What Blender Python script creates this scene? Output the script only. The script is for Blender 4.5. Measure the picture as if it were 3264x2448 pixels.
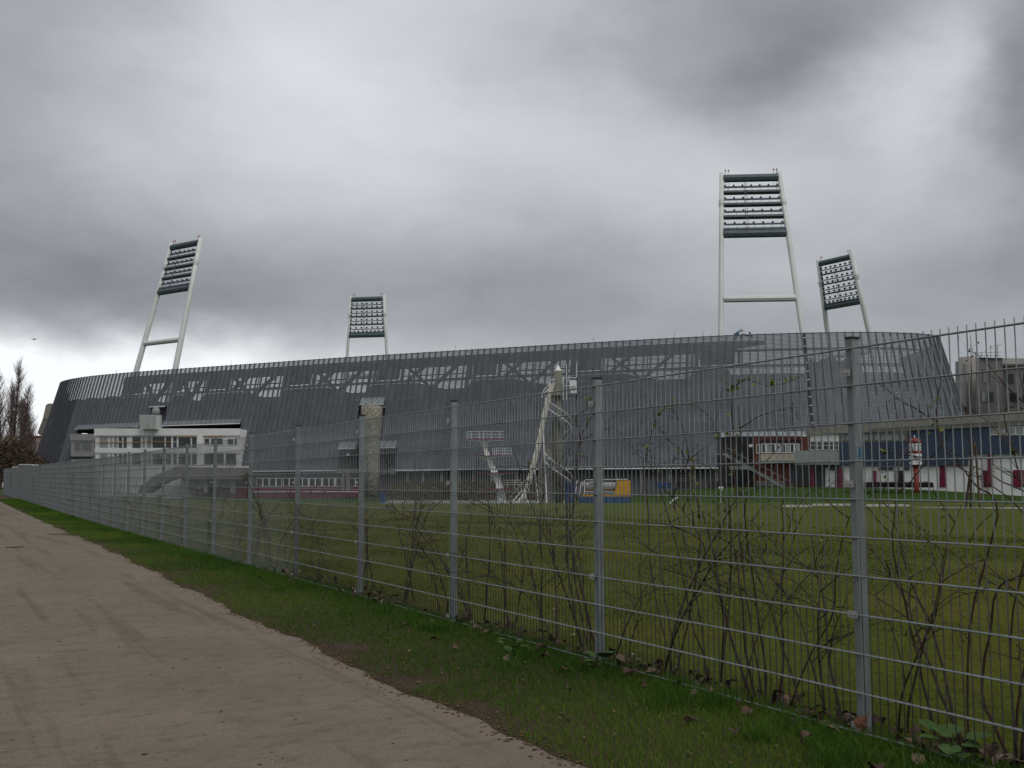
import bpy, math, random
import numpy as np
from mathutils import Vector, Matrix

for o in list(bpy.data.objects):
    bpy.data.objects.remove(o, do_unlink=True)
scene = bpy.context.scene
COL = scene.collection
random.seed(7); RNG = np.random.default_rng(7)

# ------------------------------------------------------------------ camera
IW, IH = 3264.0, 2448.0                  # photograph, pixels
FPX, PITCH, ROLL, EYE = 3310.0, .09249, -.00225, 1.33319
cd = bpy.data.cameras.new('camera'); cam = bpy.data.objects.new('camera', cd); COL.objects.link(cam)
cd.sensor_fit = 'HORIZONTAL'; cd.sensor_width = 36.0; cd.lens = FPX / IW * 36.0
cd.clip_start = .05; cd.clip_end = 6000
cam.matrix_world = Matrix.Translation((0, 0, EYE)) @ Matrix.Rotation(math.pi/2 + PITCH, 4, 'X') @ Matrix.Rotation(ROLL, 4, 'Z')
scene.camera = cam

def ray(px, py):
    a = (px - IW/2)/FPX; b = -(py - IH/2)/FPX
    c, s = math.cos(ROLL), math.sin(ROLL); a, b = a*c - b*s, a*s + b*c
    c, s = math.cos(PITCH), math.sin(PITCH)
    return Vector((a, c - b*s, s + b*c))
def at(px, py, Y):
    d = ray(px, py); return d*(Y/d.y) + Vector((0, 0, EYE))
def onz(px, py, z):
    d = ray(px, py); return d*((z-EYE)/d.z) + Vector((0, 0, EYE))
def proj(p):
    X, Y, Z = p[0], p[1], p[2]-EYE
    c, s = math.cos(PITCH), math.sin(PITCH); d = Y*c + Z*s; u = -Y*s + Z*c
    x, y = X/d, u/d
    c, s = math.cos(ROLL), math.sin(ROLL); x, y = x*c + y*s, -x*s + y*c
    return IW/2 + FPX*x, IH/2 - FPX*y

# ------------------------------------------------------------------ sky, sun, exposure
SUN_EL, SUN_AZ = math.radians(50), math.radians(148)      # azimuth from +Y, clockwise: behind the camera
world = bpy.data.worlds.new('World'); scene.world = world; world.use_nodes = True
nt = world.node_tree; nt.nodes.clear()
def N(t, **kw):
    n = nt.nodes.new(t)
    for k, v in kw.items(): setattr(n, k, v)
    return n
def L(a, b): nt.links.new(a, b)
def mth(op, a, b=None, c=None):
    n = N('ShaderNodeMath', operation=op)
    for i, v in enumerate((a, b, c)):
        if v is None: continue
        if isinstance(v, (int, float)): n.inputs[i].default_value = v
        else: L(v, n.inputs[i])
    return n.outputs[0]
tc = N('ShaderNodeTexCoord'); DIR = tc.outputs['Generated']
sep = N('ShaderNodeSeparateXYZ'); L(DIR, sep.inputs[0])
def noise(scale, detail, rough=.55, stretch=(1, 1, 1), off=(0, 0, 0), dist=0.):
    mp = N('ShaderNodeMapping'); L(DIR, mp.inputs[0]); mp.inputs['Scale'].default_value = stretch; mp.inputs['Location'].default_value = off
    n = N('ShaderNodeTexNoise'); L(mp.outputs[0], n.inputs['Vector'])
    n.inputs['Scale'].default_value = scale; n.inputs['Detail'].default_value = detail; n.inputs['Roughness'].default_value = rough
    n.inputs['Distortion'].default_value = dist
    return n.outputs['Fac']
az = mth('ARCTAN2', sep.outputs[0], sep.outputs[1])
el = mth('ARCSINE', sep.outputs[2])
az = mth('ADD', az, mth('MULTIPLY', mth('SUBTRACT', noise(4.5, 5, .55, (1, 1, 1.6)), .5), .20))
el = mth('ADD', el, mth('MULTIPLY', mth('SUBTRACT', noise(4.5, 5, .55, (1, 1, 1.6), (5, 3, 1)), .5), .10))
# cloud thickness: broad banks of the overcast (az, el, width, height, gain), over a noise that goes on all round
def dpx(x, y): d = ray(x*IW/2212, y*IW/2212); return math.atan2(d.x, d.y), math.asin(d.normalized().z)
BANKS = [(760, 180, 420, 240, .31), (640, 60, 200, 120, .05), (560, 330, 300, 120, .06), (40, 40, 260, 130, -.11), (1580, 50, 330, 90, -.13), (1700, 160, 150, 60, -.12),
         (1950, 230, 90, 110, .16), (2010, 110, 70, 60, .14), (2200, 230, 60, 170, -.13), (1430, 300, 260, 110, .11), (1780, 430, 230, 120, .12),
         (40, 590, 300, 110, -.10), (430, 660, 300, 70, -.06), (1120, 575, 330, 60, -.075), (1620, 590, 190, 50, .06), (30, 690, 260, 40, -.06),
         (-60, 880, 430, 90, 1.1), (420, 820, 400, 55, .42), (1000, 690, 600, 60, -.03), (2080, 600, 130, 60, -.03)]
tot = None
for (x, y, sx, sy, g) in BANKS:
    a0, e0 = dpx(x, y); sx /= 2240.; sy /= 2240.
    da = mth('MULTIPLY', mth('SUBTRACT', az, a0), 1/sx); de = mth('MULTIPLY', mth('SUBTRACT', el, e0), 1/sy)
    r2 = mth('ADD', mth('MULTIPLY', da, da), mth('MULTIPLY', de, de))
    gg = mth('MULTIPLY', mth('EXPONENT', mth('MULTIPLY', r2, -.5)), g)
    tot = gg if tot is None else mth('ADD', tot, gg)
det = mth('MULTIPLY', mth('SUBTRACT', noise(9, 7, .55, (1, 1, 2.2), (2, 7, 4), .3), .5), .17)
det2 = mth('MULTIPLY', mth('SUBTRACT', noise(3.2, 4, .5, (1, 1, 2.), (9, 1, 6)), .5), .12)
lum = mth('MAXIMUM', mth('ADD', mth('ADD', tot, .385), mth('ADD', det, det2)), .20)
mr = N('ShaderNodeMapRange', interpolation_type='SMOOTHSTEP'); L(mth('ARCSINE', sep.outputs[2]), mr.inputs[0])   # an overcast sky is lighter overhead
for k, v in ((1, math.radians(14)), (2, math.radians(60)), (3, 0.), (4, .22)): mr.inputs[k].default_value = v
lum = mth('MINIMUM', mth('ADD', lum, mr.outputs[0]), 1.05)
comb = N('ShaderNodeCombineXYZ')
L(mth('SUBTRACT', mth('MULTIPLY', lum, .975), .004), comb.inputs[0]); L(mth('MULTIPLY', lum, .998), comb.inputs[1])
L(mth('ADD', mth('MULTIPLY', lum, 1.005), .024), comb.inputs[2])
bgc = N('ShaderNodeBackground'); L(comb.outputs[0], bgc.inputs[0]); bgc.inputs[1].default_value = 1.0
sky = N('ShaderNodeTexSky', sky_type='NISHITA'); sky.sun_disc = False; sky.sun_elevation = SUN_EL; sky.sun_rotation = SUN_AZ
bgs = N('ShaderNodeBackground'); L(sky.outputs[0], bgs.inputs[0]); bgs.inputs[1].default_value = .05
mix = N('ShaderNodeMixShader'); mix.inputs[0].default_value = .95       # the blue sky is all but closed off by cloud
L(bgs.outputs[0], mix.inputs[1]); L(bgc.outputs[0], mix.inputs[2])
out = N('ShaderNodeOutputWorld'); L(mix.outputs[0], out.inputs[0])

sd = bpy.data.lights.new('sun', 'SUN'); sd.energy = 1.1; sd.angle = math.radians(25); sd.color = (1, .97, .93)
sun = bpy.data.objects.new('sun', sd); COL.objects.link(sun)
sv = Vector((math.sin(SUN_AZ)*math.cos(SUN_EL), math.cos(SUN_AZ)*math.cos(SUN_EL), math.sin(SUN_EL)))
sun.rotation_euler = sv.to_track_quat('Z', 'Y').to_euler(); sun.location = (0, -20, 40)

vs = scene.view_settings
vs.view_transform = 'Standard'; vs.look = 'None'; vs.exposure = 0.0; vs.gamma = 1.0; vs.use_curve_mapping = False
scene.render.engine = 'CYCLES'
scene.render.resolution_x, scene.render.resolution_y = 1024, 768
scene.cycles.max_bounces = 5; scene.cycles.diffuse_bounces = 3; scene.cycles.transparent_max_bounces = 8

# ------------------------------------------------------------------ helpers
ORG = {}
class MB:
    """collects faces; build() links them as one mesh object"""
    def __init__(s): s.v = []; s.f = []; s.m = []; s.k = 0
    def add(s, vs_, fs):
        n = len(s.v); s.v += [tuple(p) for p in vs_]; s.f += [tuple(i+n for i in f) for f in fs]; s.m += [s.k]*len(fs); return s
    def hexa(s, p):   # 8 points: bottom ring 0-3, top ring 4-7
        return s.add(p, [(0, 3, 2, 1), (4, 5, 6, 7), (0, 1, 5, 4), (1, 2, 6, 5), (2, 3, 7, 6), (3, 0, 4, 7)])
    def box(s, c, sz, rz=0.):
        cx, cy, cz = c; hx, hy, hz = sz[0]/2, sz[1]/2, sz[2]/2; ca, sa = math.cos(rz), math.sin(rz); p = []
        for z in (-hz, hz):
            for x, y in ((-hx, -hy), (hx, -hy), (hx, hy), (-hx, hy)):
                p.append((cx + x*ca - y*sa, cy + x*sa + y*ca, cz + z))
        return s.hexa(p)
    def bar(s, a, b, w, h, up=(0, 0, 1)):
        a = Vector(a); b = Vector(b); d = (b-a).normalized(); up = Vector(up)
        x = d.cross(up)
        if x.length < 1e-4: x = d.cross(Vector((0, 1, 0)))
        x.normalize(); y = x.cross(d); p = []
        for q in (a, b):
            for i, j in ((-1, -1), (1, -1), (1, 1), (-1, 1)): p.append(q + x*(i*w/2) + y*(j*h/2))
        return s.hexa(p)
    def tube(s, pts, rad, n=6, cap=True):
        pts = [Vector(p) for p in pts]
        if not hasattr(rad, '__len__'): rad = [rad]*len(pts)
        base = len(s.v); prev = None; fs = []
        for i, p in enumerate(pts):
            d = (pts[min(i+1, len(pts)-1)] - pts[max(i-1, 0)])
            if d.length < 1e-9: d = Vector((0, 0, 1))
            d.normalize()
            if prev is None:
                x = d.cross(Vector((0, 0, 1)))
                if x.length < 1e-3: x = d.cross(Vector((0, 1, 0)))
            else: x = prev - d*prev.dot(d)
            if x.length < 1e-6: x = d.orthogonal()
            x.normalize(); prev = x; y = d.cross(x)
            for k in range(n):
                t = 2*math.pi*k/n; s.v.append(tuple(p + (x*math.cos(t) + y*math.sin(t))*rad[i]))
        for i in range(len(pts)-1):
            for k in range(n):
                fs.append((base+i*n+k, base+i*n+(k+1) % n, base+(i+1)*n+(k+1) % n, base+(i+1)*n+k))
        if cap:
            fs.append(tuple(base+k for k in range(n))[::-1]); e = base+(len(pts)-1)*n; fs.append(tuple(e+k for k in range(n)))
        s.f += fs; s.m += [s.k]*len(fs); return s
    def lathe(s, c, prof, n=16):
        base = len(s.v); c = Vector(c); fs = []
        for r, z in prof:
            for k in range(n):
                t = 2*math.pi*k/n; s.v.append((c.x + r*math.cos(t), c.y + r*math.sin(t), c.z + z))
        for i in range(len(prof)-1):
            for k in range(n): fs.append((base+i*n+k, base+i*n+(k+1) % n, base+(i+1)*n+(k+1) % n, base+(i+1)*n+k))
        fs.append(tuple(base+k for k in range(n))[::-1]); e = base+(len(prof)-1)*n; fs.append(tuple(e+k for k in range(n)))
        s.f += fs; s.m += [s.k]*len(fs); return s
    def prism(s, poly, d):       # poly: 3D points, extruded by vector d
        d = Vector(d); n = len(poly); a = [Vector(p) for p in poly]; b = [p + d for p in a]
        return s.add(a+b, [tuple(range(n))[::-1], tuple(range(n, 2*n))] + [(i, (i+1) % n, n+(i+1) % n, n+i) for i in range(n)])
    def build(s, name, mat, parent=None, loc=None, smooth=False):
        o = mesh_obj(name, s.v, s.f, mat, parent, loc, smooth)
        if any(s.m) and isinstance(mat, (list, tuple)): o.data.polygons.foreach_set('material_index', s.m)
        return o
def mesh_obj(name, v, f, mat, parent=None, loc=None, smooth=False):
    org = ORG[parent.name] if parent is not None else Vector(loc or (0, 0, 0))
    me = bpy.data.meshes.new(name); v = np.asarray(v, dtype=float).reshape(-1, 3) - np.array(org)
    me.from_pydata(v.tolist(), [], f); me.update()
    if smooth: me.polygons.foreach_set('use_smooth', [True]*len(me.polygons))
    for m_ in (mat if isinstance(mat, (list, tuple)) else [mat]): me.materials.append(m_)
    o = bpy.data.objects.new(name, me); COL.objects.link(o)
    if parent is not None: o.parent = parent
    else: o.location = org
    ORG[o.name] = Vector(org); return o
def fast_mesh(name, V, F, mat, loc=None, parent=None, attr=None):   # numpy: V (n,3), F (m,k)
    org = ORG[parent.name] if parent is not None else Vector(loc or (0, 0, 0))
    me = bpy.data.meshes.new(name); V = (np.asarray(V, float) - np.array(org)).astype(np.float32); F = np.asarray(F, np.int32); k = F.shape[1]
    me.vertices.add(len(V)); me.vertices.foreach_set('co', V.ravel())
    me.loops.add(F.size); me.loops.foreach_set('vertex_index', F.ravel())
    me.polygons.add(len(F)); me.polygons.foreach_set('loop_start', np.arange(0, F.size, k, dtype=np.int32))
    me.update(calc_edges=True)
    if attr is not None:
        a = me.attributes.new('tint', 'FLOAT', 'POINT'); a.data.foreach_set('value', np.asarray(attr, np.float32))
    me.materials.append(mat); o = bpy.data.objects.new(name, me); COL.objects.link(o)
    if parent is not None: o.parent = parent
    else: o.location = org
    ORG[o.name] = Vector(org); return o
def tag(o, label=None, cat=None, group=None, kind=None):
    if label: o['label'] = label
    if cat: o['category'] = cat
    if group: o['group'] = group
    if kind: o['kind'] = kind
    return o
def thing(name, label, cat, loc, group=None):
    o = bpy.data.objects.new(name, None); COL.objects.link(o); o.location = loc; o.empty_display_size = .2
    ORG[o.name] = Vector(loc); return tag(o, label, cat, group)
def clone(o, parent, dloc=(0, 0, 0)):
    c = o.copy(); COL.objects.link(c); c.parent = parent; c.location = Vector(o.location) + Vector(dloc); ORG[c.name] = ORG[parent.name]; return c

# ------------------------------------------------------------------ materials
def lin(r, g, b):
    f = lambda c: (c/255/12.92) if c <= 10 else ((c/255+.055)/1.055)**2.4
    return (f(r), f(g), f(b))
MATS = {}
def mat(name, col, rough=.7, var=.18, scale=4., bump=0., metal=0., detail=5, dist=.02, col2=None, spec=.35, stretch=(1, 1, 1)):
    if name in MATS: return MATS[name]
    m = bpy.data.materials.new(name); m.use_nodes = True; t = m.node_tree; b = t.nodes['Principled BSDF']
    co = t.nodes.new('ShaderNodeTexCoord'); mp = t.nodes.new('ShaderNodeMapping'); t.links.new(co.outputs['Object'], mp.inputs[0]); mp.inputs['Scale'].default_value = stretch
    n = t.nodes.new('ShaderNodeTexNoise'); t.links.new(mp.outputs[0], n.inputs['Vector'])
    n.inputs['Scale'].default_value = scale; n.inputs['Detail'].default_value = detail; n.inputs['Roughness'].default_value = .62
    r = t.nodes.new('ShaderNodeValToRGB'); t.links.new(n.outputs['Fac'], r.inputs[0])
    c2 = col2 or tuple(min(1, c*(1+var)) for c in col); c1 = tuple(c*(1-var) for c in col)
    r.color_ramp.elements[0].position = .3; r.color_ramp.elements[1].position = .7
    r.color_ramp.elements[0].color = (*c1, 1); r.color_ramp.elements[1].color = (*c2, 1)
    t.links.new(r.outputs[0], b.inputs['Base Color'])
    b.inputs['Roughness'].default_value = rough; b.inputs['Metallic'].default_value = metal; b.inputs['Specular IOR Level'].default_value = spec
    if bump:
        bp = t.nodes.new('ShaderNodeBump'); bp.inputs['Strength'].default_value = bump; bp.inputs['Distance'].default_value = dist
        t.links.new(n.outputs['Fac'], bp.inputs['Height']); t.links.new(bp.outputs[0], b.inputs['Normal'])
    MATS[name] = m; return m
def tint_mat(name, c1, c2, rough=.7, thin=False):      # leaf / blade colour from the per-blade 'tint'
    m = bpy.data.materials.new(name); m.use_nodes = True; t = m.node_tree; b = t.nodes['Principled BSDF']
    a = t.nodes.new('ShaderNodeAttribute'); a.attribute_name = 'tint'
    r = t.nodes.new('ShaderNodeValToRGB'); t.links.new(a.outputs['Fac'], r.inputs[0])
    r.color_ramp.elements[0].color = (*c1, 1); r.color_ramp.elements[1].color = (*c2, 1)
    t.links.new(r.outputs[0], b.inputs['Base Color']); b.inputs['Roughness'].default_value = rough; b.inputs['Specular IOR Level'].default_value = .2
    if thin:                               # light comes through a blade as well as off it
        tr = t.nodes.new('ShaderNodeBsdfTranslucent'); t.links.new(r.outputs[0], tr.inputs[0]); mx = t.nodes.new('ShaderNodeMixShader'); mx.inputs[0].default_value = .45
        t.links.new(b.outputs[0], mx.inputs[1]); t.links.new(tr.outputs[0], mx.inputs[2]); t.links.new(mx.outputs[0], t.nodes['Material Output'].inputs[0])
    return m
GALV = mat('galvanised_steel', (.19, .21, .212), .5, .25, 9, metal=.3)
GALV_RAIL_LIT = mat('galvanised_rail_toplit', (.255, .28, .28), .5, .25, 9, metal=.25)  # same steel, lighter: the light on top of the rails is in the colour
GALV_POST_FAR = mat('galvanised_post_dull', (.165, .183, .186), .6, .25, 10, metal=.1)
GALV_FAR = mat('galvanised_weathered', (.20, .218, .218), .6, .2, 3, metal=.1)
GALV_POST = mat('galvanised_post', (.225, .252, .256), .55, .28, 14, metal=.2, stretch=(1, 1, .25))
BLACK = mat('black_plastic', (.012, .012, .013), .5, .1)
STEEL_LT = mat('clamp_steel', (.42, .42, .41), .4, .15, 30, metal=.5)
CLAD = mat('louvre_metal', (.150, .162, .182), .5, .22, .35, metal=.1)
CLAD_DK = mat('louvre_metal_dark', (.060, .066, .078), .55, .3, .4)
CLADS = [CLAD, mat('louvre_metal_worn', (.156, .168, .188), .5, .22, .3, metal=.1), mat('louvre_metal_dull', (.143, .155, .175), .55, .22, .4, metal=.1)]
MULL = mat('mullion_metal', (.118, .127, .142), .55, .15, .5, metal=.1)
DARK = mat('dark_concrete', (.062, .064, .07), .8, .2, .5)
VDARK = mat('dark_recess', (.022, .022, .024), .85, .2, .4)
TRUSS = mat('truss_steel', (.10, .105, .115), .6, .15, 1.)
ZINC = mat('zinc_sheet', (.24, .265, .27), .5, .15, .8, metal=.1)
TRIM = mat('trim_white', (.72, .74, .74), .5, .1, 1.)
WHITE = mat('white_render', (.78, .78, .76), .6, .07, .6, col2=(.83, .83, .81))
MASTW = mat('mast_paint', (.66, .69, .66), .45, .07, .4)
MASTG = mat('mast_gangway', (.085, .115, .13), .55, .2, 1.)
LAMPM = mat('lamp_housing', (.05, .055, .062), .4, .2, 3)
GLASS = mat('window_glass', (.03, .036, .04), .12, .35, .9, spec=.6)
CURTAIN = mat('window_blind', (.30, .31, .31), .5, .2, 1.5)
CONC = mat('concrete', (.26, .245, .205), .85, .2, .7, bump=.2)
CONC_DK = mat('weathered_concrete', (.20, .195, .175), .9, .25, .8)
PEBBLE = mat('exposed_aggregate', (.13, .122, .10), .9, .55, 3.2, bump=.6, dist=.1, col2=(.46, .43, .35))
BLUE = mat('blue_cladding', (.045, .068, .115), .55, .2, .8, stretch=(1, 1, .15))
RED = mat('crimson_paint', (.16, .011, .040), .5, .15, 1.2)
MAGENTA = mat('magenta_paint', (.16, .028, .055), .6, .2, .8)
BRICK = mat('brick_red', (.13, .042, .028), .85, .3, 3.)
SIGNRED = mat('sign_red', (.19, .025, .02), .45, .15, 2)
WOOD = mat('stake_wood', (.10, .075, .05), .85, .3, 6, stretch=(1, 1, .2))
POOLBLUE = mat('pool_blue', (.18, .42, .55), .4, .15, 1)
ORANGE = mat('orange_trim', (.50, .24, .05), .5, .15, 2)
# ------------------------------------------------------------------ terrain
FA = .49884; F0 = Vector((1.79348, 5.52838)); FU = Vector((-math.sin(FA), math.cos(FA))); FN = Vector((math.cos(FA), math.sin(FA)))
def sst(a, b, x):
    t = min(1, max(0, (x-a)/(b-a))); return t*t*(3-2*t)
def ab(a, b): return F0 + FU*a + FN*b
def to_ab(x, y): q = Vector((x, y)) - F0; return q.dot(FU), q.dot(FN)
def rise(a): return .26*sst(22, 90, a)
def gz(a, b):
    p = ab(a, b); w = sst(3, 22, b)
    lawn = -1.75*sst(58, 112, p.y)
    up = sst(14, 34, p.x)*sst(118, 147, p.y)*2.0
    return (1-w)*rise(a) + w*(lawn+up)
def gxy(x, y): return gz(*to_ab(x, y))
AS = [-900, -500, -250, -120, -60, -30, -12] + [-6+i*2 for i in range(60)] + [120, 128, 136, 146, 160, 180, 210, 250, 320, 450, 700, 1200, 2400]
BS = [-1500, -700, -300, -120, -60, -30, -15, -9.6, -6, -3, -1.5, 0, 1.5, 3] + [5+i*2.5 for i in range(16)] + [46+i*4 for i in range(22)] + [140, 155, 175, 200, 240, 300, 420, 700, 1500]
V = []; Fc = []
for a in AS:
    for b in BS: p = ab(a, b); V.append((p.x, p.y, gz(a, b)))
nb = len(BS)
for i in range(len(AS)-1):
    for j in range(nb-1): Fc.append((i*nb+j, i*nb+j+1, (i+1)*nb+j+1, (i+1)*nb+j))

def ground_mat():
    m = bpy.data.materials.new('meadow_grass'); m.use_nodes = True; t = m.node_tree; b = t.nodes['Principled BSDF']
    geo = t.nodes.new('ShaderNodeNewGeometry')
    def nz(s, d, r=.6):
        n = t.nodes.new('ShaderNodeTexNoise'); t.links.new(geo.outputs['Position'], n.inputs['Vector']); n.inputs['Scale'].default_value = s
        n.inputs['Detail'].default_value = d; n.inputs['Roughness'].default_value = r; return n.outputs['Fac']
    def ramp(f, *st):
        r = t.nodes.new('ShaderNodeValToRGB'); t.links.new(f, r.inputs[0]); e = r.color_ramp.elements
        while len(e) < len(st): e.new(.5)
        for k, (p, c) in enumerate(st): e[k].position = p; e[k].color = (*c, 1)
        return r.outputs[0]
    def mixc(f, c1, c2, mode='MIX'):
        n = t.nodes.new('ShaderNodeMix'); n.data_type = 'RGBA'; n.blend_type = mode
        if isinstance(f, float): n.inputs[0].default_value = f
        else: t.links.new(f, n.inputs[0])
        for i, c in ((6, c1), (7, c2)):
            if isinstance(c, tuple): n.inputs[i].default_value = (*c, 1)
            else: t.links.new(c, n.inputs[i])
        return n.outputs[2]
    olive = ramp(nz(.30, 6, .65), (.3, (.056, .086, .006)), (.5, (.074, .090, .007)), (.72, (.122, .100, .012)))
    fine = ramp(nz(9., 6, .7), (.25, (.45, .45, .45)), (.75, (1.35, 1.35, 1.35)))
    col = mixc(1., olive, fine, 'MULTIPLY')
    far = ramp(nz(.35, 4), (.3, (.026, .060, .007)), (.7, (.036, .075, .009)))
    sx = t.nodes.new('ShaderNodeSeparateXYZ'); t.links.new(geo.outputs['Position'], sx.inputs[0])
    mr = t.nodes.new('ShaderNodeMapRange'); t.links.new(sx.outputs[1], mr.inputs[0]); mr.inputs[1].default_value = 66; mr.inputs[2].default_value = 72
    col = mixc(mr.outputs[0], col, far)
    soil = ramp(nz(2.6, 5, .7), (.50, (0, 0, 0)), (.66, (.5, .5, .5)))
    col = mixc(soil, col, (.06, .045, .022))
    dv = t.nodes.new('ShaderNodeVectorMath'); dv.operation = 'DOT_PRODUCT'; t.links.new(geo.outputs['Position'], dv.inputs[0]); dv.inputs[1].default_value = (FN.x, FN.y, 0)
    vr = t.nodes.new('ShaderNodeMapRange'); t.links.new(dv.outputs['Value'], vr.inputs[0]); vr.inputs[1].default_value = F0.dot(FN) + .25; vr.inputs[2].default_value = F0.dot(FN) - .05
    earth = ramp(nz(5, 6, .7), (.3, (.045, .032, .02)), (.6, (.075, .056, .036)), (.8, (.045, .052, .014)))
    col = mixc(vr.outputs[0], col, earth)                 # the trodden verge: bare earth between the tufts
    t.links.new(col, b.inputs['Base Color']); b.inputs['Roughness'].default_value = .9; b.inputs['Specular IOR Level'].default_value = .1
    bp = t.nodes.new('ShaderNodeBump'); bp.inputs['Strength'].default_value = .8; bp.inputs['Distance'].default_value = .03
    t.links.new(nz(22, 6, .75), bp.inputs['Height']); t.links.new(bp.outputs[0], b.inputs['Normal'])
    return m
tag(mesh_obj('ground', V, Fc, ground_mat(), smooth=True), kind='structure')

# path: sand bound gravel, an uneven edge against the verge
def edge_b(a):
    return -1.585 + .25*sst(2, 22, a) + .035*math.sin(a*1.7) + .022*math.sin(a*4.3+1) + .016*math.sin(a*11.)
PA = sorted(set([a for a in AS if -30 <= a <= 320] + [-6+i*.12 for i in range(300)] + [30+i*.5 for i in range(120)]))
V = []; Fc = []
for a in PA:
    e = edge_b(a)
    for b in (-9.5, -6, -3, e-.3, e):
        p = ab(a, b); V.append((p.x, p.y, rise(a) + (.012 if b < e-.01 else .004)))
for i in range(len(PA)-1):
    for j in range(4): Fc.append((i*5+j, i*5+j+1, (i+1)*5+j+1, (i+1)*5+j))
def path_mat():
    m = bpy.data.materials.new('sand_path'); m.use_nodes = True; t = m.node_tree; b = t.nodes['Principled BSDF']
    geo = t.nodes.new('ShaderNodeNewGeometry')
    mp = t.nodes.new('ShaderNodeMapping'); mp.vector_type = 'POINT'; t.links.new(geo.outputs['Position'], mp.inputs[0]); mp.inputs['Rotation'].default_value = (0, 0, -FA)
    def nz(s, d, r=.6, st=(1, 1, 1), dist=0.):
        q = t.nodes.new('ShaderNodeMapping'); t.links.new(mp.outputs[0], q.inputs[0]); q.inputs['Scale'].default_value = st
        n = t.nodes.new('ShaderNodeTexNoise'); t.links.new(q.outputs[0], n.inputs['Vector']); n.inputs['Scale'].default_value = s
        n.inputs['Detail'].default_value = d; n.inputs['Roughness'].default_value = r; n.inputs['Distortion'].default_value = dist; return n.outputs['Fac']
    def ramp(f, *st):
        r = t.nodes.new('ShaderNodeValToRGB'); t.links.new(f, r.inputs[0]); e = r.color_ramp.elements
        while len(e) < len(st): e.new(.5)
        for k, (p, c) in enumerate(st): e[k].position = p; e[k].color = (*c, 1) if isinstance(c, tuple) else (c, c, c, 1)
        return r.outputs[0]
    def mul(a, c):
        n = t.nodes.new('ShaderNodeMix'); n.data_type = 'RGBA'; n.blend_type = 'MULTIPLY'; n.inputs[0].default_value = 1
        t.links.new(a, n.inputs[6]); t.links.new(c, n.inputs[7]); return n.outputs[2]
    c = ramp(nz(.9, 5), (.3, (.158, .130, .101)), (.7, (.204, .169, .131)))
    c = mul(c, ramp(nz(3.2, 4, .6, (1, .04, 1), .25), (.37, .80), (.44, 1.0)))           # tyre and foot tracks along the path
    c = mul(c, ramp(nz(1.7, 5, .6, (1, .03, 1), .3), (.33, .82), (.38, 1.0)))
    c = mul(c, ramp(nz(5., 5, .7, (1, 1.6, 1)), (.32, .76), (.50, 1.04)))
    c = mul(c, ramp(nz(120., 3, .7), (.30, .72), (.6, 1.12)))
    t.links.new(c, b.inputs['Base Color']); b.inputs['Roughness'].default_value = .95; b.inputs['Specular IOR Level'].default_value = .1
    bp = t.nodes.new('ShaderNodeBump'); bp.inputs['Strength'].default_value = .5; bp.inputs['Distance'].default_value = .012
    t.links.new(nz(40, 6, .75), bp.inputs['Height']); t.links.new(bp.outputs[0], b.inputs['Normal'])
    return m
tag(mesh_obj('path', V, Fc, path_mat(), smooth=True), kind='structure')

# grit on the path: too many to count
def scatter_bits(name, A, B, size, mat_, flat=.5, z0=.008, tints=None, kind='stuff'):
    n = len(A); px = F0.x + FU.x*A + FN.x*B; py = F0.y + FU.y*A + FN.y*B
    pz = .26*np.clip((A-22)/68, 0, 1)**2*(3-2*np.clip((A-22)/68, 0, 1)) + z0
    base = np.array([(1, 0, 0), (0, 1, 0), (-1, 0, 0), (0, -1, 0), (0, 0, 1), (0, 0, -.4)])
    fs = np.array([(0, 1, 4), (1, 2, 4), (2, 3, 4), (3, 0, 4), (1, 0, 5), (2, 1, 5), (3, 2, 5), (0, 3, 5)])
    th = RNG.uniform(0, 6.28, n); sc = size*RNG.uniform(.5, 1.5, n); asp = RNG.uniform(.5, 1.3, n)
    bx = base[None]*RNG.uniform(.7, 1.3, (n, 6, 3)); X = bx[..., 0]*sc[:, None]; Y = bx[..., 1]*(sc*asp)[:, None]; Z = bx[..., 2]*(sc*flat)[:, None]
    c, s = np.cos(th)[:, None], np.sin(th)[:, None]
    Vv = np.stack([px[:, None] + X*c - Y*s, py[:, None] + X*s + Y*c, pz[:, None] + Z], 2).reshape(-1, 3)
    Ff = (fs[None] + (np.arange(n)*6)[:, None, None]).reshape(-1, 3)
    return tag(fast_mesh(name, Vv, Ff, mat_, attr=np.repeat(RNG.uniform(0, 1, n), 6)), kind=kind)
na = 6500
A = -2 + 20*RNG.uniform(0, 1, na)**1.6; B = -1.7 - 5.*RNG.uniform(0, 1, na)
scatter_bits('path_grit', A, B, .0052, tint_mat('grit', (.04, .034, .027), (.40, .36, .30)), .5, .0125)
na = 380      # dark scraps of bark and leaf trodden into the sand
A = -2 + 26*RNG.uniform(0, 1, na)**1.4; B = -1.6 - 5.5*RNG.uniform(0, 1, na)
scatter_bits('path_scraps', A, B, .013, tint_mat('scraps', (.015, .011, .008), (.075, .055, .04)), .12, .0125)
na = 2600     # small dry litter along the path edge
A = -2 + 30*RNG.uniform(0, 1, na)**1.5; B = np.array([edge_b(a) for a in A]) + RNG.normal(0, .07, na) + .02
scatter_bits('edge_litter', A, B, .010, tint_mat('litter', (.04, .026, .016), (.20, .115, .055)), .3)

na = 1300     # crumbled leaf on the verge
A = -1.5 + 26*RNG.uniform(0, 1, na)**1.6; B = -1.35*RNG.uniform(0, 1, na)**1.6 + RNG.normal(.05, .1, na)
scatter_bits('leaf_litter', A, B, .013, tint_mat('leaf_crumbs', (.04, .026, .018), (.24, .15, .09)), .45, .012)
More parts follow.
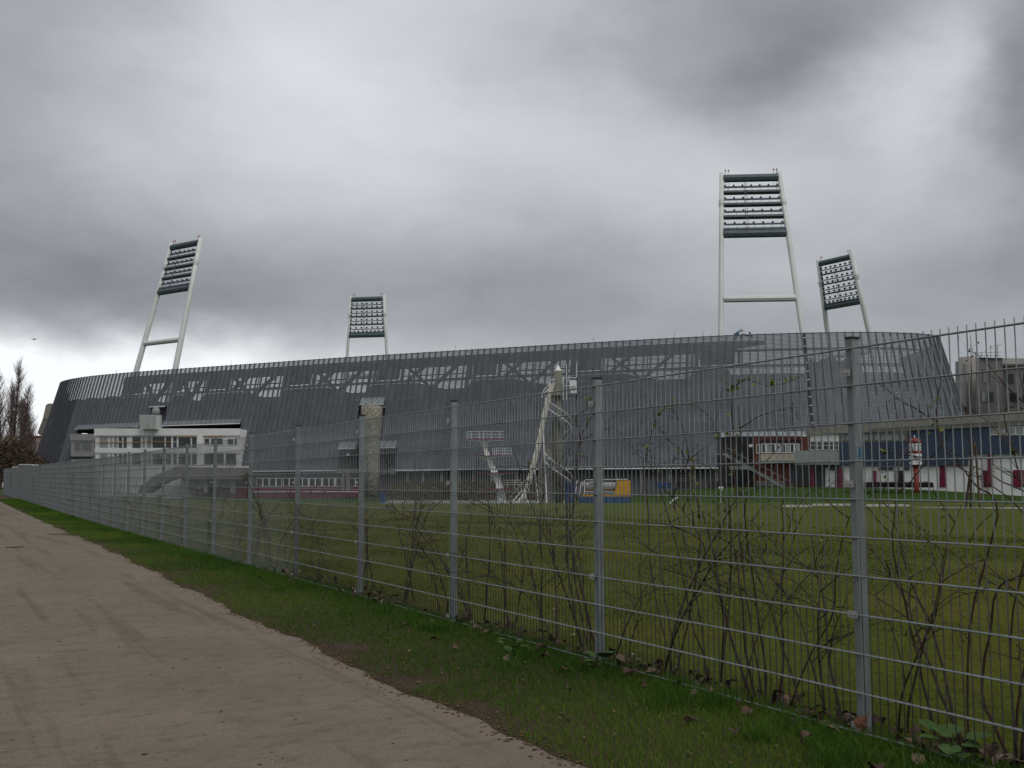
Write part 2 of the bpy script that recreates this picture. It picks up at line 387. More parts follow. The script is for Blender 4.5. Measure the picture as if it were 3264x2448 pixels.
# grass blades: verge between path and fence, and the near lawn behind it
def blades(name, A, B, h, w, lean, mat_, patch=0.):
    n = len(A); tn = np.clip(.5 + patch*patchy(A*.35, B*.45, 11) + RNG.uniform(-.5, .5, n)*(1-patch), 0, 1); px = F0.x + FU.x*A + FN.x*B; py = F0.y + FU.y*A + FN.y*B
    t_ = np.clip((A-22)/68, 0, 1); pz = .26*t_*t_*(3-2*t_)*(B < 6)
    th = RNG.uniform(0, 6.28, n); ph = RNG.uniform(0, 6.28, n); hh = h*RNG.uniform(.45, 1.35, n); ww = w*RNG.uniform(.7, 1.3, n); ll = hh*lean*RNG.uniform(.2, 1.6, n)
    dx, dy = np.cos(th)*ww/2, np.sin(th)*ww/2; lx, ly = np.cos(ph)*ll, np.sin(ph)*ll
    P = np.stack([np.stack([px-dx, py-dy, pz-.004], 1), np.stack([px+dx, py+dy, pz-.004], 1),
                  np.stack([px+lx*.4+dx*.7, py+ly*.4+dy*.7, pz+hh*.62], 1), np.stack([px+lx*.4-dx*.7, py+ly*.4-dy*.7, pz+hh*.62], 1),
                  np.stack([px+lx, py+ly, pz+hh], 1)], 1).reshape(-1, 3)
    i = np.arange(n)*5
    F = np.concatenate([np.stack([i, i+1, i+2], 1), np.stack([i, i+2, i+3], 1), np.stack([i+3, i+2, i+4], 1)])
    return tag(fast_mesh(name, P, F, mat_, attr=np.repeat(tn, 5)), kind='stuff')
def patchy(A, B, seed):
    r = np.random.default_rng(seed); v = np.zeros(len(A))
    for k in range(14):
        fx, fy, p = r.normal(0, 2.6), r.normal(0, 2.6), r.uniform(0, 6.28); v += np.sin(A*fx + B*fy + p)
    return v/3.7
GRASS = tint_mat('verge_grass_blades', (.034, .096, .008), (.120, .200, .022), thin=True)
GRASSD = tint_mat('verge_dry_blades', (.085, .07, .03), (.19, .15, .07), thin=True)
n = 200000
A = -2.2 + 72*RNG.uniform(0, 1, n)**2.6; eb = np.array([edge_b(a) for a in A]); B = eb + (RNG.uniform(0, 1, n)**.85)*(-eb + .12)
q = patchy(A, B, 3); keep = .95*q + RNG.normal(0, .35, n) + 2.2*(B-eb) > -.05
A, B = A[keep], B[keep]; near = np.clip((B+.55)/.5, 0, 1)
blades('grass', A, B, .034 + .028*near, .0042 + .00006*np.clip(A, 0, 60)*2, .8, GRASS, .35)
n = 16000
A = -2.2 + 50*RNG.uniform(0, 1, n)**2.4; eb = np.array([edge_b(a) for a in A]); B = eb + RNG.uniform(0.02, 1, n)*(-eb)
blades('grass', A, B, .035, .004, 1.3, GRASSD)
# coarse tufts in the verge
tb = []; 
for k in range(70):
    a = -1.6 + 40*random.random()**1.8; b = -.18 - .5*random.random()**1.7; m_ = random.randint(45, 110); r_ = random.uniform(.04, .10)
    tb.append((a + RNG.normal(0, r_, m_), b + RNG.normal(0, r_*.8, m_)))
A = np.concatenate([t[0] for t in tb]); B = np.concatenate([t[1] for t in tb])
blades('grass', A, B, .12, .005, .9, tint_mat('tuft_blades', (.028, .090, .008), (.080, .170, .02), thin=True))
# lawn behind the fence
n = 300000
A = -9 + 40*RNG.uniform(0, 1, n)**1.5; B = .02 + 17*RNG.uniform(0, 1, n)**1.35
q = patchy(A*.5, B*.5, 5); keep = (q + RNG.normal(0, .5, n) > -.5)
A, B = A[keep], B[keep]
blades('lawn_grass', A, B, .034, .0052 + .00035*np.hypot(A, B), 1.1, tint_mat('lawn_blades', (.065, .095, .006), (.165, .165, .014), thin=True), .5)

na = 500      # bits of leaf and paper blown over the lawn
A = -6 + 34*RNG.uniform(0, 1, na); B = .3 + 20*RNG.uniform(0, 1, na)**1.4
scatter_bits('lawn_litter', A, B, .020, tint_mat('lawn_scraps', (.05, .033, .02), (.33, .27, .20)), .4, .02)
# ------------------------------------------------------------------ mesh fence
fence = thing('mesh_fence', 'long galvanised steel mesh fence running along the gravel path', 'fence', (F0.x, F0.y, 0))
def fpos(i):                      # post positions along the run, with the bend far down the path
    a = i*2.5
    if a <= 87.5: p = ab(a, 0); return Vector((p.x, p.y, rise(a))), FU
    d = Matrix.Rotation(math.radians(24), 2) @ FU; p = ab(87.5, 0) + d*(a-87.5); return Vector((p.x, p.y, rise(a))), d
def rods(mb, p, d, L_, z, s0, s1, n_sides, up):
    k = s0
    while k < s1-1e-6:
        q = p + Vector((d.x*k, d.y*k, 0)); z0, z1 = (.03, 2.06) if up else (0., 2.03)
        mb.tube([q + Vector((0, 0, z0)), q + Vector((0, 0, z1))], .003, n_sides, cap=False); k += .05
proto_rod = None
POST_M = None
for i in range(-2, 62):
    p, d = fpos(i); n_ = Vector((d.y, -d.x)) if False else Vector((-d.y, d.x))*-1; n3 = Vector((n_.x, n_.y, 0)); d3 = Vector((d.x, d.y, 0))
    near = i < 7
    # post behind the mesh
    mb = MB(); c = p + n3*.045
    mb.bar(c + Vector((0, 0, -.3)), c + Vector((0, 0, 2.085)), .04, .06, up=n3)
    po = mb.build('post', GALV_POST if i < 4 else GALV_POST_FAR, fence)
    mb = MB(); mb.bar(c + Vector((0, 0, 2.085)), c + Vector((0, 0, 2.098)), .046, .066, up=n3); mb.build('cap', BLACK, po)
    if i < 12:
        for zc in (1.90, 1.31, .63, .06):
            mb = MB(); q = p + d3*.006 - n3*.012 + Vector((0, 0, zc)); mb.bar(q - d3*.036, q + d3*.03, .006, .036, up=(0, 0, 1))
            mb.tube([q + d3*-.012, q + d3*-.012 - n3*.014], .008, 8); mb.tube([q + d3*.016, q + d3*.016 - n3*.008], .006, 6)
            mb.build('clamp', STEEL_LT, po)
    if i == 0:
        for dx in (-.011, .012):
            mb = MB(); q = c - d3*.0215 + n3*dx + Vector((0, 0, 1.475)); mb.box(q, (.018, .002, .06), FA)
            mb.build('sticker', mat('sticker_blue', (.02, .09, .20), .4, .5, 90, col2=(.16, .34, .45)), po)
    p2, d2 = fpos(i+1)
    # twin horizontal wires, one each side of the verticals
    mb = MB(); mb.k = 1; sides = 6 if i < 4 else 4
    if near:
        panel = MB()
        for zr in range(11):
            for s in ((-1, 1) if i < 4 else (-1,)):
                z = .03 + .2*zr; off = n3*(.0075*s)
                h = MB(); h.tube([p + off + Vector((0, 0, z)), p2 + off + Vector((0, 0, z))], .0044 if i < 4 else .005, sides, cap=False)
                if zr == 0 and s == -1: panel_o = h.build('mesh_panel', GALV_RAIL_LIT, fence, smooth=True)
                else: h.build('horizontal_wire', GALV_RAIL_LIT, panel_o, smooth=True)
        if i < 4:       # the nearest verticals are pieces of their own
            for k in range(1, 50):
                q = p + d3*(k*.05) + Vector((0, 0, .015 if i >= -1 and False else 0))
                if proto_rod is None:
                    r_ = MB(); r_.tube([q + Vector((0, 0, .0)), q + Vector((0, 0, 2.03))], .0032, 6, cap=True); proto_rod = r_.build('vertical_wire', GALV, panel_o, smooth=True); pq = q; loc0 = Vector(proto_rod.location)
                    c_ = proto_rod
                else:
                    c_ = clone(proto_rod, panel_o); c_.location = loc0 + (q - pq)
                if i <= -1: c_.location.z += .032
        else:
            r_ = MB(); rods(r_, p, d, 2.5, 0, .05, 2.5, 5, False); tag(r_.build('vertical_wire', GALV_FAR, panel_o), kind='stuff')
    else:
        for zr in range(11):
            z = .03 + .2*zr; mb.tube([p + Vector((0, 0, z)), p2 + Vector((0, 0, z))], .0065, 4, cap=False)
        mb.k = 0; rods(mb, p, d, 2.5, 0, .05, 2.5, 3 if i > 20 else 4, False)
        tag(mb.build('mesh_panel', [GALV_FAR, GALV_RAIL_LIT], fence), kind='stuff')

# ------------------------------------------------------------------ shrubs that grow through the fence
BARK = mat('shrub_bark', (.042, .030, .019), .8, .35, 18)
BARKR = mat('shrub_bark_red', (.060, .034, .024), .8, .35, 18)
LEAF = tint_mat('young_leaf', (.07, .11, .015), (.20, .24, .035))
BERRY = mat('dark_berry', (.010, .009, .010), .5, .3, 30)
def wander(p, d, L_, n, curl, droop=0., rnd=random):
    pts = [Vector(p)]; d = Vector(d).normalized(); s = L_/n
    for k in range(n):
        d = d + Vector((rnd.gauss(0, curl), rnd.gauss(0, curl), rnd.gauss(0, curl*.6) - droop*(k/n))); d.normalize(); pts.append(pts[-1] + d*s)
    return pts
def leafset(mb, tints, p, r, rnd, size):
    d = Vector((rnd.gauss(0, 1), rnd.gauss(0, 1), rnd.gauss(.4, .7))).normalized(); s = d.orthogonal().normalized(); s = (Matrix.Rotation(rnd.uniform(0, 6.28), 3, d) @ s)
    l = size*rnd.uniform(.6, 1.3); p = Vector(p); fold = d.cross(s)*l*.15
    mb.add([p, p + d*l*.5 + s*l*.32 + fold, p + d*l, p + d*l*.5 - s*l*.32 + fold, p + d*l*.5], [(0, 1, 4), (1, 2, 4), (2, 3, 4), (3, 0, 4)])
    tints += [rnd.random()]*5
def make_shrub(a, b, rnd, canes, hmax, leafy, berries, label, lean=0., extra=()):
    base = ab(a, b); base3 = Vector((base.x, base.y, gz(a, b)))
    root = thing('rose_shrub', label, 'shrub', base3, 'shrubs along the fence')
    lf = MB(); lt = []; bm_ = MB(); along = Vector((FU.x, FU.y, 0)); outw = Vector((FN.x, FN.y, 0))
    def grow_twigs(mb, pts, r0, depth):
        for k in range(4 if depth == 0 else 2, len(pts)-1):
            if rnd.random() < (.6 if depth == 0 else .35):
                d = (pts[k+1]-pts[k]).normalized(); sd = along*rnd.choice((-1, 1))*rnd.uniform(.5, 1) + outw*rnd.gauss(0, .45)
                tw = wander(pts[k], d*.7 + sd*.9, rnd.uniform(.16, .62)*(1 if depth == 0 else .55), 6, .16, .12, rnd)
                mb.tube(tw, [r0*.45*(1-j/7.) + .0007 for j in range(7)], 4, cap=False)
                if depth < 1: grow_twigs(mb, tw, r0*.5, depth+1)
                for q in tw[2:]:
                    if rnd.random() < leafy:
                        for _ in range(rnd.randint(1, 3)): leafset(lf, lt, q, 0, rnd, .022)
                if rnd.random() < berries:
                    for _ in range(rnd.randint(5, 12)):
                        c = tw[-1] + Vector((rnd.gauss(0, .035), rnd.gauss(0, .03), rnd.gauss(0, .035))); s = rnd.uniform(.0035, .0055)
                        bm_.tube([tw[-1], c], .0006, 3, cap=False); bm_.lathe(c, [(.001, -s), (s, 0), (.001, s)], 5)
    for ci in range(canes):
        st = base3 + along*rnd.gauss(0, .09) + outw*rnd.gauss(0, .05)
        dr = Vector((0, 0, 1)) + along*(rnd.gauss(0, .34) + lean) + outw*rnd.gauss(0, .10)
        h = hmax*rnd.uniform(.62, 1.0); r0 = rnd.uniform(.0055, .0115)
        pts = wander(st - Vector((0, 0, .03)), dr, h, 13, .085, .05, rnd); mb = MB()
        mb.tube(pts, [r0*(1 - .75*j/13) for j in range(14)], 6, cap=False); grow_twigs(mb, pts, r0, 0)
        mb.build('cane', BARK if rnd.random() < .65 else BARKR, root)
    for path, r0, lv in extra:
        pts = [Vector(q) for q in path]; fine = []
        if proj(pts[0])[1] > 1500: pts = [base3 - Vector((0, 0, .03)), base3.lerp(pts[0], .5) + along*rnd.gauss(0, .05)] + pts      # every long shoot rises from the shrub's foot
        for k in range(len(pts)-1):
            for j in range(4):
                t = j/4; p0, p1, p2_, p3 = pts[max(k-1, 0)], pts[k], pts[k+1], pts[min(k+2, len(pts)-1)]
                fine.append(.5*((2*p1) + (p2_-p0)*t + (2*p0-5*p1+4*p2_-p3)*t*t + (3*p1-p0-3*p2_+p3)*t**3) + Vector((rnd.gauss(0, .002), rnd.gauss(0, .002), rnd.gauss(0, .003))))
        fine.append(pts[-1]); m_ = len(fine); mb = MB(); mb.tube(fine, [r0*(1-.7*j/m_) for j in range(m_)], 6, cap=False)
        for k in range(3, m_-1):
            if rnd.random() < .25:
                tw = wander(fine[k], (fine[k+1]-fine[k]).normalized() + along*rnd.gauss(0, .8) + Vector((0, 0, rnd.gauss(.2, .6))), rnd.uniform(.05, .2), 4, .15, 0, rnd); mb.tube(tw, [.002, .0018, .0015, .001, .0006], 4, cap=False)
                for q in tw[1:]:
                    if rnd.random() < lv: leafset(lf, lt, q, 0, rnd, .03)
            if rnd.random() < lv:
                for _ in range(rnd.randint(2, 4)): leafset(lf, lt, fine[k], 0, rnd, .036)
        mb.build('cane', BARKR, root)
    if lf.f:
        V_ = np.array([tuple(v) for v in lf.v]); tag(fast_mesh('leaves', V_, np.array(lf.f), LEAF, parent=root, attr=lt), kind='stuff')
    if bm_.f: tag(bm_.build('berries', BERRY, root), kind='stuff')
    return root
def onf(px, py, b):        # point of the vertical plane b metres behind the fence that a photo pixel looks at
    d = ray(px, py); n3 = Vector((FN.x, FN.y, 0)); t = (b + F0.dot(FN) - 0)/(d.dot(n3)); q = d*t; return q + Vector((0, 0, EYE))
SH = [ # foot pixel in the photo, distance behind the fence, canes, height, leaves, berries, lean, label
 (3240, 2290, .22, 4, 2.1, .05, .25, -.25, 'bare reddish rose shrub at the right edge behind the fence'),
 (3085, 2260, .30, 4, 2.0, .06, .35, .15, 'dark branching shrub beside the big leaved weed right of nearest post'),
 (2900, 2235, .25, 3, 1.5, .03, .5, -.3, 'low twiggy shrub immediately right of the nearest fence post'),
 (2690, 2190, .25, 4, 1.55, .03, .3, .45, 'shrub leaning left from the foot of the nearest fence post'),
 (2560, 2160, .32, 4, 1.75, .05, .3, -.1, 'thick stemmed shrub standing midway between the two nearest posts'),
 (2430, 2110, .28, 5, 2.0, .06, .25, .05, 'many stemmed shrub under the tall arching green shoot'),
 (2290, 2070, .30, 4, 1.9, .08, .35, -.15, 'forked brown shrub below the stadium stair opening'),
 (2150, 2050, .28, 4, 2.0, .07, .25, .2, 'upright forked shrub right of the second post from the right'),
 (2010, 2040, .25, 3, 1.2, .04, .3, -.2, 'short thin shrub close behind the second post'),
 (1880, 2060, .25, 6, 2.1, .10, .8, .35, 'dense shrub with black berries leaning left at the second post'),
 (1760, 2000, .30, 5, 1.8, .10, .4, .1, 'tangled shrub in front of the spiral slide tower'),
 (1640, 1980, .28, 4, 1.6, .10, .4, -.1, 'shrub in front of the white diving tower'),
 (1520, 1950, .28, 5, 1.7, .14, .3, .1, 'thin leafy shrub just right of the third post'),
]
for k, (px, py, b, cn, h, lv, br, ln, lb) in enumerate(SH):
    g = onf(px, py, b); a_, _ = to_ab(g.x, g.y); rnd = random.Random(100+k); ex = []
    P_ = lambda *q: [onf(x, y, b) for x, y in q]
    if k == 5: ex = [(P_((2345, 1560), (2338, 1400), (2328, 1255), (2346, 1228), (2382, 1208), (2440, 1228), (2490, 1224), (2560, 1196)), .006, .5)]
    if k == 7: ex = [(P_((2065, 1620), (2052, 1500), (2068, 1420), (2090, 1340), (2122, 1302), (2140, 1300)), .006, .35), (P_((2235, 1720), (2222, 1600), (2204, 1490), (2182, 1380), (2160, 1330), (2135, 1300)), .006, .35)]
    if k == 6: ex = [(P_((2330, 1700), (2316, 1560), (2298, 1420), (2280, 1360), (2245, 1312), (2195, 1283)), .006, .12)]
    if k == 1: ex = [(P_((3180, 1640), (3108, 1545), (3050, 1470), (3005, 1420), (2986, 1330), (2990, 1255), (3003, 1210)), .007, .1), (P_((3060, 1462), (2960, 1458), (2860, 1446), (2800, 1432), (2766, 1422)), .0055, .02), (P_((2988, 1345), (2930, 1310), (2860, 1270), (2800, 1222)), .005, .06)]
    if k == 0: ex = [(P_((3290, 1660), (3255, 1530), (3225, 1420), (3200, 1330), (3215, 1300), (3262, 1305)), .006, .25), (P_((3130, 2200), (3160, 1980), (3180, 1880), (3240, 1840), (3300, 1820)), .009, .05)]
    if k == 9: ex = [(P_((1822, 1700), (1838, 1480), (1850, 1400), (1868, 1360), (1885, 1330)), .008, .3), (P_((1850, 1400), (1838, 1330), (1872, 1300), (1868, 1240)), .006, .3)]
    make_shrub(a_, b, rnd, max(2, cn-1), h, lv, br, lb, ln, ex)
posn = ['third', 'fourth', 'fifth', 'sixth', 'seventh', 'eighth', 'ninth', 'tenth', 'eleventh', 'twelfth', 'thirteenth']
k = 0
for i in range(2, 13):
    for f_ in (.3, .7) if i < 6 else (.5,):
        a_ = (i + f_)*2.5; rnd = random.Random(300+k); k += 1
        side = 'nearer' if f_ < .5 else ('farther' if len((0, 1)) and i < 6 else 'middle')
        lb = ('thin bare shrub behind the %s half of the mesh beyond the %s post' % (side, posn[i-2])) if i < 6 else 'small twiggy shrub behind the mesh just beyond the %s post' % posn[i-2]
        make_shrub(a_, rnd.uniform(.15, .4), rnd, 4 if i < 6 else 4, rnd.uniform(1.3, 1.9), .16, .12, lb)
k = 0
for a_, t_ in ((38, 'dense brown shrub tangled in the mesh where the fence shrinks leftwards'), (46, 'brown shrub in the far mesh below the dark stadium corner'), (57, 'dark upright shrub in the far left mesh'), (66, 'reddish shrub in the far mesh near the poplars'), (78, 'last small shrub in the mesh before the fence bends')):
    rnd = random.Random(500+k); k += 1; make_shrub(a_, .3, rnd, 7, 1.9, .12, .1, t_)

# dead leaves drifted against the fence foot
LEAFB = [mat('dead_leaf_brown', (.095, .055, .036), .8, .35, 40), mat('dead_leaf_pale', (.17, .12, .085), .8, .3, 40), mat('dead_leaf_dark', (.06, .035, .025), .8, .3, 40)]
def leaf_mesh(rnd, m_):
    mb = MB(); L_ = .075; n = 5; cu = rnd.uniform(.2, .7); rows = []
    for i in range(n+1):
        t = i/n; w = .030*math.sin(math.pi*min(.97, t*.93+.05))**.75*rnd.uniform(.85, 1.15); z = cu*.05*math.sin(t*math.pi) + .006
        rows.append([(t*L_, -w, z + cu*.018*rnd.random()+.008), (t*L_, 0, z), (t*L_, w, z + cu*.018*rnd.random()+.008)])
    mb.add([q for r in rows for q in r], [(i*3+j, i*3+j+1, i*3+j+4, i*3+j+3) for i in range(n) for j in range(2)])
    mb.tube([(-.022, .003, .004), (0, 0, .007)], .0011, 4)
    me = bpy.data.meshes.new('dead_leaf'); me.from_pydata([tuple(v) for v in mb.v], [], mb.f); me.materials.append(m_); return me
lm = [leaf_mesh(random.Random(i), LEAFB[i % 3]) for i in range(9)]
LB = {0: 'curled brown dead leaf in the drift along the fence foot', 1: 'pale dry dead leaf in the drift along the fence foot', 2: 'dark withered dead leaf in the drift along the fence foot'}
for i in range(290):
    a_ = -1.0 + 12.5*random.random()**1.7; b = random.gauss(.06, .11) if random.random() < .85 else random.uniform(-.8, .5); j = random.randrange(9)
    p = ab(a_, b); o = bpy.data.objects.new('dead_leaf', lm[j]); COL.objects.link(o); o.location = (p.x, p.y, .012 + abs(random.gauss(0, .018)))
    o.rotation_euler = (random.gauss(0, .5), random.gauss(0, .45), random.uniform(0, 6.28)); s = random.uniform(.6, 1.35); o.scale = (s, s, s)
    tag(o, LB[j % 3], 'leaf', ('brown', 'pale', 'dark')[j % 3] + ' dead leaves along the fence')
# the one big leaf stuck upright on the nearest post, and the weed
p = ab(-.10, -.03); o = bpy.data.objects.new('dead_leaf', leaf_mesh(random.Random(77), mat('dead_leaf_russet', (.13, .055, .026), .7, .3, 40))); COL.objects.link(o)
o.location = (p.x, p.y, .13); o.rotation_euler = (.3, .95, FA+math.pi+.4); o.scale = (1.3, 1.3, 1.2); tag(o, 'large russet dead leaf propped against the foot of the nearest post', 'leaf')
def weed(a_, b, label, n, size, seed):
    rnd = random.Random(seed); p = ab(a_, b); root = thing('leafy_weed', label, 'weed', (p.x, p.y, 0)); gm = mat('weed_leaf', (.045, .10, .014), .6, .25, 30, bump=.3)
    for i in range(n):
        th = i*2.4 + rnd.uniform(-.3, .3); r = rnd.uniform(.03, .10); hgt = rnd.uniform(.05, .16); tip = Vector((p.x + math.cos(th)*r, p.y + math.sin(th)*r, hgt)); mb = MB()
        mb.tube([(p.x, p.y, 0), ((p.x+tip.x)/2, (p.y+tip.y)/2, hgt*.75), tip], .0018, 4)
        d = Vector((math.cos(th), math.sin(th), .25 + rnd.gauss(0, .25))).normalized(); s_ = Vector((-math.sin(th), math.cos(th), 0)); up = s_.cross(d)*-1; ring = []
        for k in range(11):
            t = -math.pi*.92 + k/10*math.pi*1.84; rr = size*(1 + .12*math.cos(k*2.6))*rnd.uniform(.92, 1.08); ring.append(tip + d*(rr*math.cos(t)*.95 + size*.75) + s_*(rr*math.sin(t)) + up*(size*.25*abs(math.sin(t))))
        c0 = tip + d*size*.1; mb.add([c0, tip + d*size*.75] + ring, [(1, 2+k, 3+k) for k in range(10)] + [(0, 2, 1), (0, 1, 12)])
        mb.build('leaf', gm, root)
weed(-.62, -.05, 'big leaved green weed at the fence foot right of nearest post', 9, .05, 1)
weed(2.2, -.12, 'leafy green weed among dead leaves left of the second post', 8, .045, 2)
weed(3.0, -.42, 'flat green rosette weed in the grass verge near the third post', 7, .035, 3)
# twigs on the path
TW = mat('twig_bark', (.05, .038, .028), .9, .3, 25)
def twig(px, py, label, L_, th, seed):
    p = onz(px, py, rise(to_ab(*onz(px, py, 0.)[:2])[0]) + .02); rnd = random.Random(seed); mb = MB()
    pts = wander(p, (math.cos(th), math.sin(th), 0), L_, 8, .07, 0, rnd); pts = [Vector((q.x, q.y, p.z)) for q in pts]
    mb.tube(pts, [.012*(1-.7*j/8) for j in range(9)], 5)
    for k in (2, 4, 5):
        q = wander(pts[k], (math.cos(th+rnd.choice((-.7, .7))), math.sin(th+rnd.uniform(-.7, .7)), .1), L_*.35, 4, .1, 0, rnd); mb.tube(q, [.006, .005, .004, .003, .002], 4)
    tag(mb.build('fallen_twig', TW, loc=p), label, 'twig')
twig(245, 1706, 'long fallen twig lying where the path meets the grass', 1.1, 2.6, 1)
twig(18, 1745, 'short dark twig lying on the path at the left edge', .35, .3, 2)
# ------------------------------------------------------------------ stadium
TOPZ, LEAN = 25.0, math.tan(math.radians(15))
CP = [(-115.2, 268), (-111.8, 256.3), (-106.7, 245.8), (-98.3, 236.5), (-87.2, 228.4), (-73.5, 220.6), (-60.5, 213.9), (-46, 206.4), (-31.7, 199), (-19, 193), (-6.4, 187.3), (9.7, 180.1), (24.7, 173.7), (39.3, 168.6), (54.2, 166.2), (63.8, 167.2), (69.6, 170.0), (72.4, 174.6), (74.2, 181), (75.6, 190), (76.5, 204)]
def cr(P, k, t):
    p0, p1, p2, p3 = [Vector(P[min(max(j, 0), len(P)-1)]) for j in (k-1, k, k+1, k+2)]
    return .5*((2*p1) + (p2-p0)*t + (2*p0-5*p1+4*p2-p3)*t*t + (3*p1-p0-3*p2+p3)*t**3)
dense = [cr(CP, k, j/40) for k in range(len(CP)-1) for j in range(40)] + [Vector(CP[-1])]
BAY = 1.25; line = [dense[0]]; acc = 0.
for k in range(1, len(dense)):
    seg = (dense[k]-dense[k-1]).length
    while acc + seg >= BAY*len(line):
        t = (BAY*len(line) - acc)/seg; line.append(dense[k-1].lerp(dense[k], t))
    acc += seg
NB = len(line)-1; NRM = []
for i in range(NB+1):
    t = (line[min(i+1, NB)] - line[max(i-1, 0)]).normalized(); NRM.append(Vector((t.y, -t.x)))
def S(i, z, off=0.):          # point of the leaning skin at grid line i (may be fractional), off = metres towards the viewer
    k = min(int(i), NB-1); f = i-k; p = line[k].lerp(line[k+1], f); n_ = NRM[k].lerp(NRM[k+1], f); q = p + n_*((TOPZ-z)*LEAN + off); return Vector((q.x, q.y, z))
PXI = [proj(S(i, 21.)) for i in range(NB+1)]
def idx(px, z):               # grid coordinate whose point at height z is seen at photo column px
    lo = None
    for i in range(NB):
        a, b = proj(S(i, z))[0], proj(S(i+1, z))[0]
        if a <= px < b: return i + (px-a)/(b-a)
    return 0. if px < proj(S(0, z))[0] or px < 500 else float(NB)
def cut(x, y):
    if y > 1369 - (x-244)*.0365 and x > 244 - (y-1369)*.12 and x < 769 - (y-1350)*.155 and y > 1340: return True     # white office block
    if 479 < x < 532 and y > 1298 and y < 1372: return True                                                          # lift housing
    if 1146 < x < 1224 and y > 1288: return True                                                                    # stair tower
    if 1076 < x < 1150 and y > 1432: return True
    if 1205 < x < 1263 and y > 1428: return True
    if x > 2295 and y > 1392: return True                                                                           # brick wing
    return False
stadium = thing('stadium', 'long dark grey stadium clad in leaning metal louvres', 'stadium', (S(NB/2, 0).x, S(NB/2, 0).y, -2.5))
ZB = 3.3
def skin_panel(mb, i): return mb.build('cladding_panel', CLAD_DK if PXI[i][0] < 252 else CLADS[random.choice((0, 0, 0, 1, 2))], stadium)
for i in range(NB):
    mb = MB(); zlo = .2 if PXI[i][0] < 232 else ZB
    z = zlo
    while z < TOPZ-.1:
        c = (S(i, z) + S(i+1, z))*.5; x, y = proj(c)
        if not cut(x, y):
            a0, a1 = S(i, z), S(i+1, z); b0, b1 = S(i, z+.164), S(i+1, z+.164)
            na, nbb = Vector((*NRM[i], 0))*.05, Vector((*NRM[i+1], 0))*.05
            mb.hexa([a0, a1, a1-nbb, a0-na, b0, b1, b1-nbb, b0-na])
        elif mb.f: skin_panel(mb, i); mb = MB()
        z += .22
    if mb.f: skin_panel(mb, i)
for i in range(NB+1):
    mb = MB(); run = None; zs = [.2 + k*.31 for k in range(81)] if PXI[i][0] < 232 else [ZB + k*.31 for k in range(71)]
    for z in zs + [None]:
        ok = z is not None and not cut(*proj(S(i, z)))
        if ok and run is None: run = z
        if not ok and run is not None:
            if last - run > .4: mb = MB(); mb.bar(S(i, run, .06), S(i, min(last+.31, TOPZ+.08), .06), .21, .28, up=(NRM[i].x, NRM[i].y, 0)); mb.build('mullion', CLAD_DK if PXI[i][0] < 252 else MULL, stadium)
            run = None
        if ok: last = z
def strip(name, m_, i0, i1, z0, z1, o0, o1, step=1.0, parent=stadium):
    mb = MB(); k = i0; pts = [i0]
    while k + step < i1 - 1e-6: k = math.floor(k/step)*step + step; pts.append(k)
    pts.append(i1)
    for a, b in zip(pts, pts[1:]):
        if b - a < 1e-4: continue
        f = lambda z: z if not callable(z) else None
        za0, za1, zb0, zb1 = (z0(a) if callable(z0) else z0), (z1(a) if callable(z1) else z1), (z0(b) if callable(z0) else z0), (z1(b) if callable(z1) else z1)
        mb.hexa([S(a, za0, o1), S(b, zb0, o1), S(b, zb0, o0), S(a, za0, o0), S(a, za1, o1), S(b, zb1, o1), S(b, zb1, o0), S(a, za1, o0)])
    return mb.build(name, m_, parent)
strip('top_rail', MULL, 0, NB, TOPZ-.05, TOPZ+.06, -.02, .10)
for z in (9.1, 16.4): strip('joint_rail', MULL, idx(780, z), idx(2560, z), z, z+.10, -.10, -.02)
# truss bays seen through the louvres (photo columns)
OPEN = [(437, 537), (560, 637), (715, 893), (985, 1174), (1271, 1485), (1582, 1808), (1919, 2195)]
OI = [(idx(a, 20.), idx(b, 20.)) for a, b in OPEN]
IL0, IL1 = idx(196, 21.), idx(372, 21.); IR0, IR1 = idx(2325, 21.), float(NB); IB1 = idx(2400, 23.)
def ztop(i):
    if i < IL0: return 22.0
    if i < IL1: return 20.1 if int(i*.35) % 2 else 19.8
    for a, b in OI:
        if a <= i <= b:
            f = (i-a)/(b-a); return 19.45 if f < .2 else (19.45 - 1.35*(f-.2)/.45 if f < .65 else 18.1)
    if i > IR0:
        x = proj(S(i, 20.))[0]
        if 2575 < x < 2745: return 20.3 + .45*(int(x/27) % 3)
        return 18.5
    return 19.45
OB0, OB1 = idx(236, 12.), idx(772, 8.)
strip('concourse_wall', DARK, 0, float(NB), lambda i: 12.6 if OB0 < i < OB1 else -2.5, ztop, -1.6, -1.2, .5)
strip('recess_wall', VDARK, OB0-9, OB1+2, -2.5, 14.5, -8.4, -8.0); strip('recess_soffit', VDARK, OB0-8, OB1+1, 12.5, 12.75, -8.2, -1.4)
strip('truss_beam', TRUSS, IL1, float(NB)-6, 19.5, 19.95, -1.5, -1.05)
def band_top(i): return 24.15 if i < IB1-6 else 24.15 - .0*i
strip('roof_edge', DARK, IL1, IB1-5, 22.4, 24.15, -2.4, -1.1)
mb = MB(); a, b = IB1-5, IB1+1.5                    # the roof edge runs out to a point
mb.hexa([S(a, 22.4, -1.1), S(b, 23.6, -1.1), S(b, 23.6, -2.4), S(a, 22.4, -2.4), S(a, 24.15, -1.1), S(b, 24.1, -1.1), S(b, 24.1, -2.4), S(a, 24.15, -2.4)]); mb.build('roof_tip', DARK, stadium)
strip('truss_beam', TRUSS, IB1-4, float(NB)-6, 22.35, 22.6, -1.5, -1.2)
prev = IL1
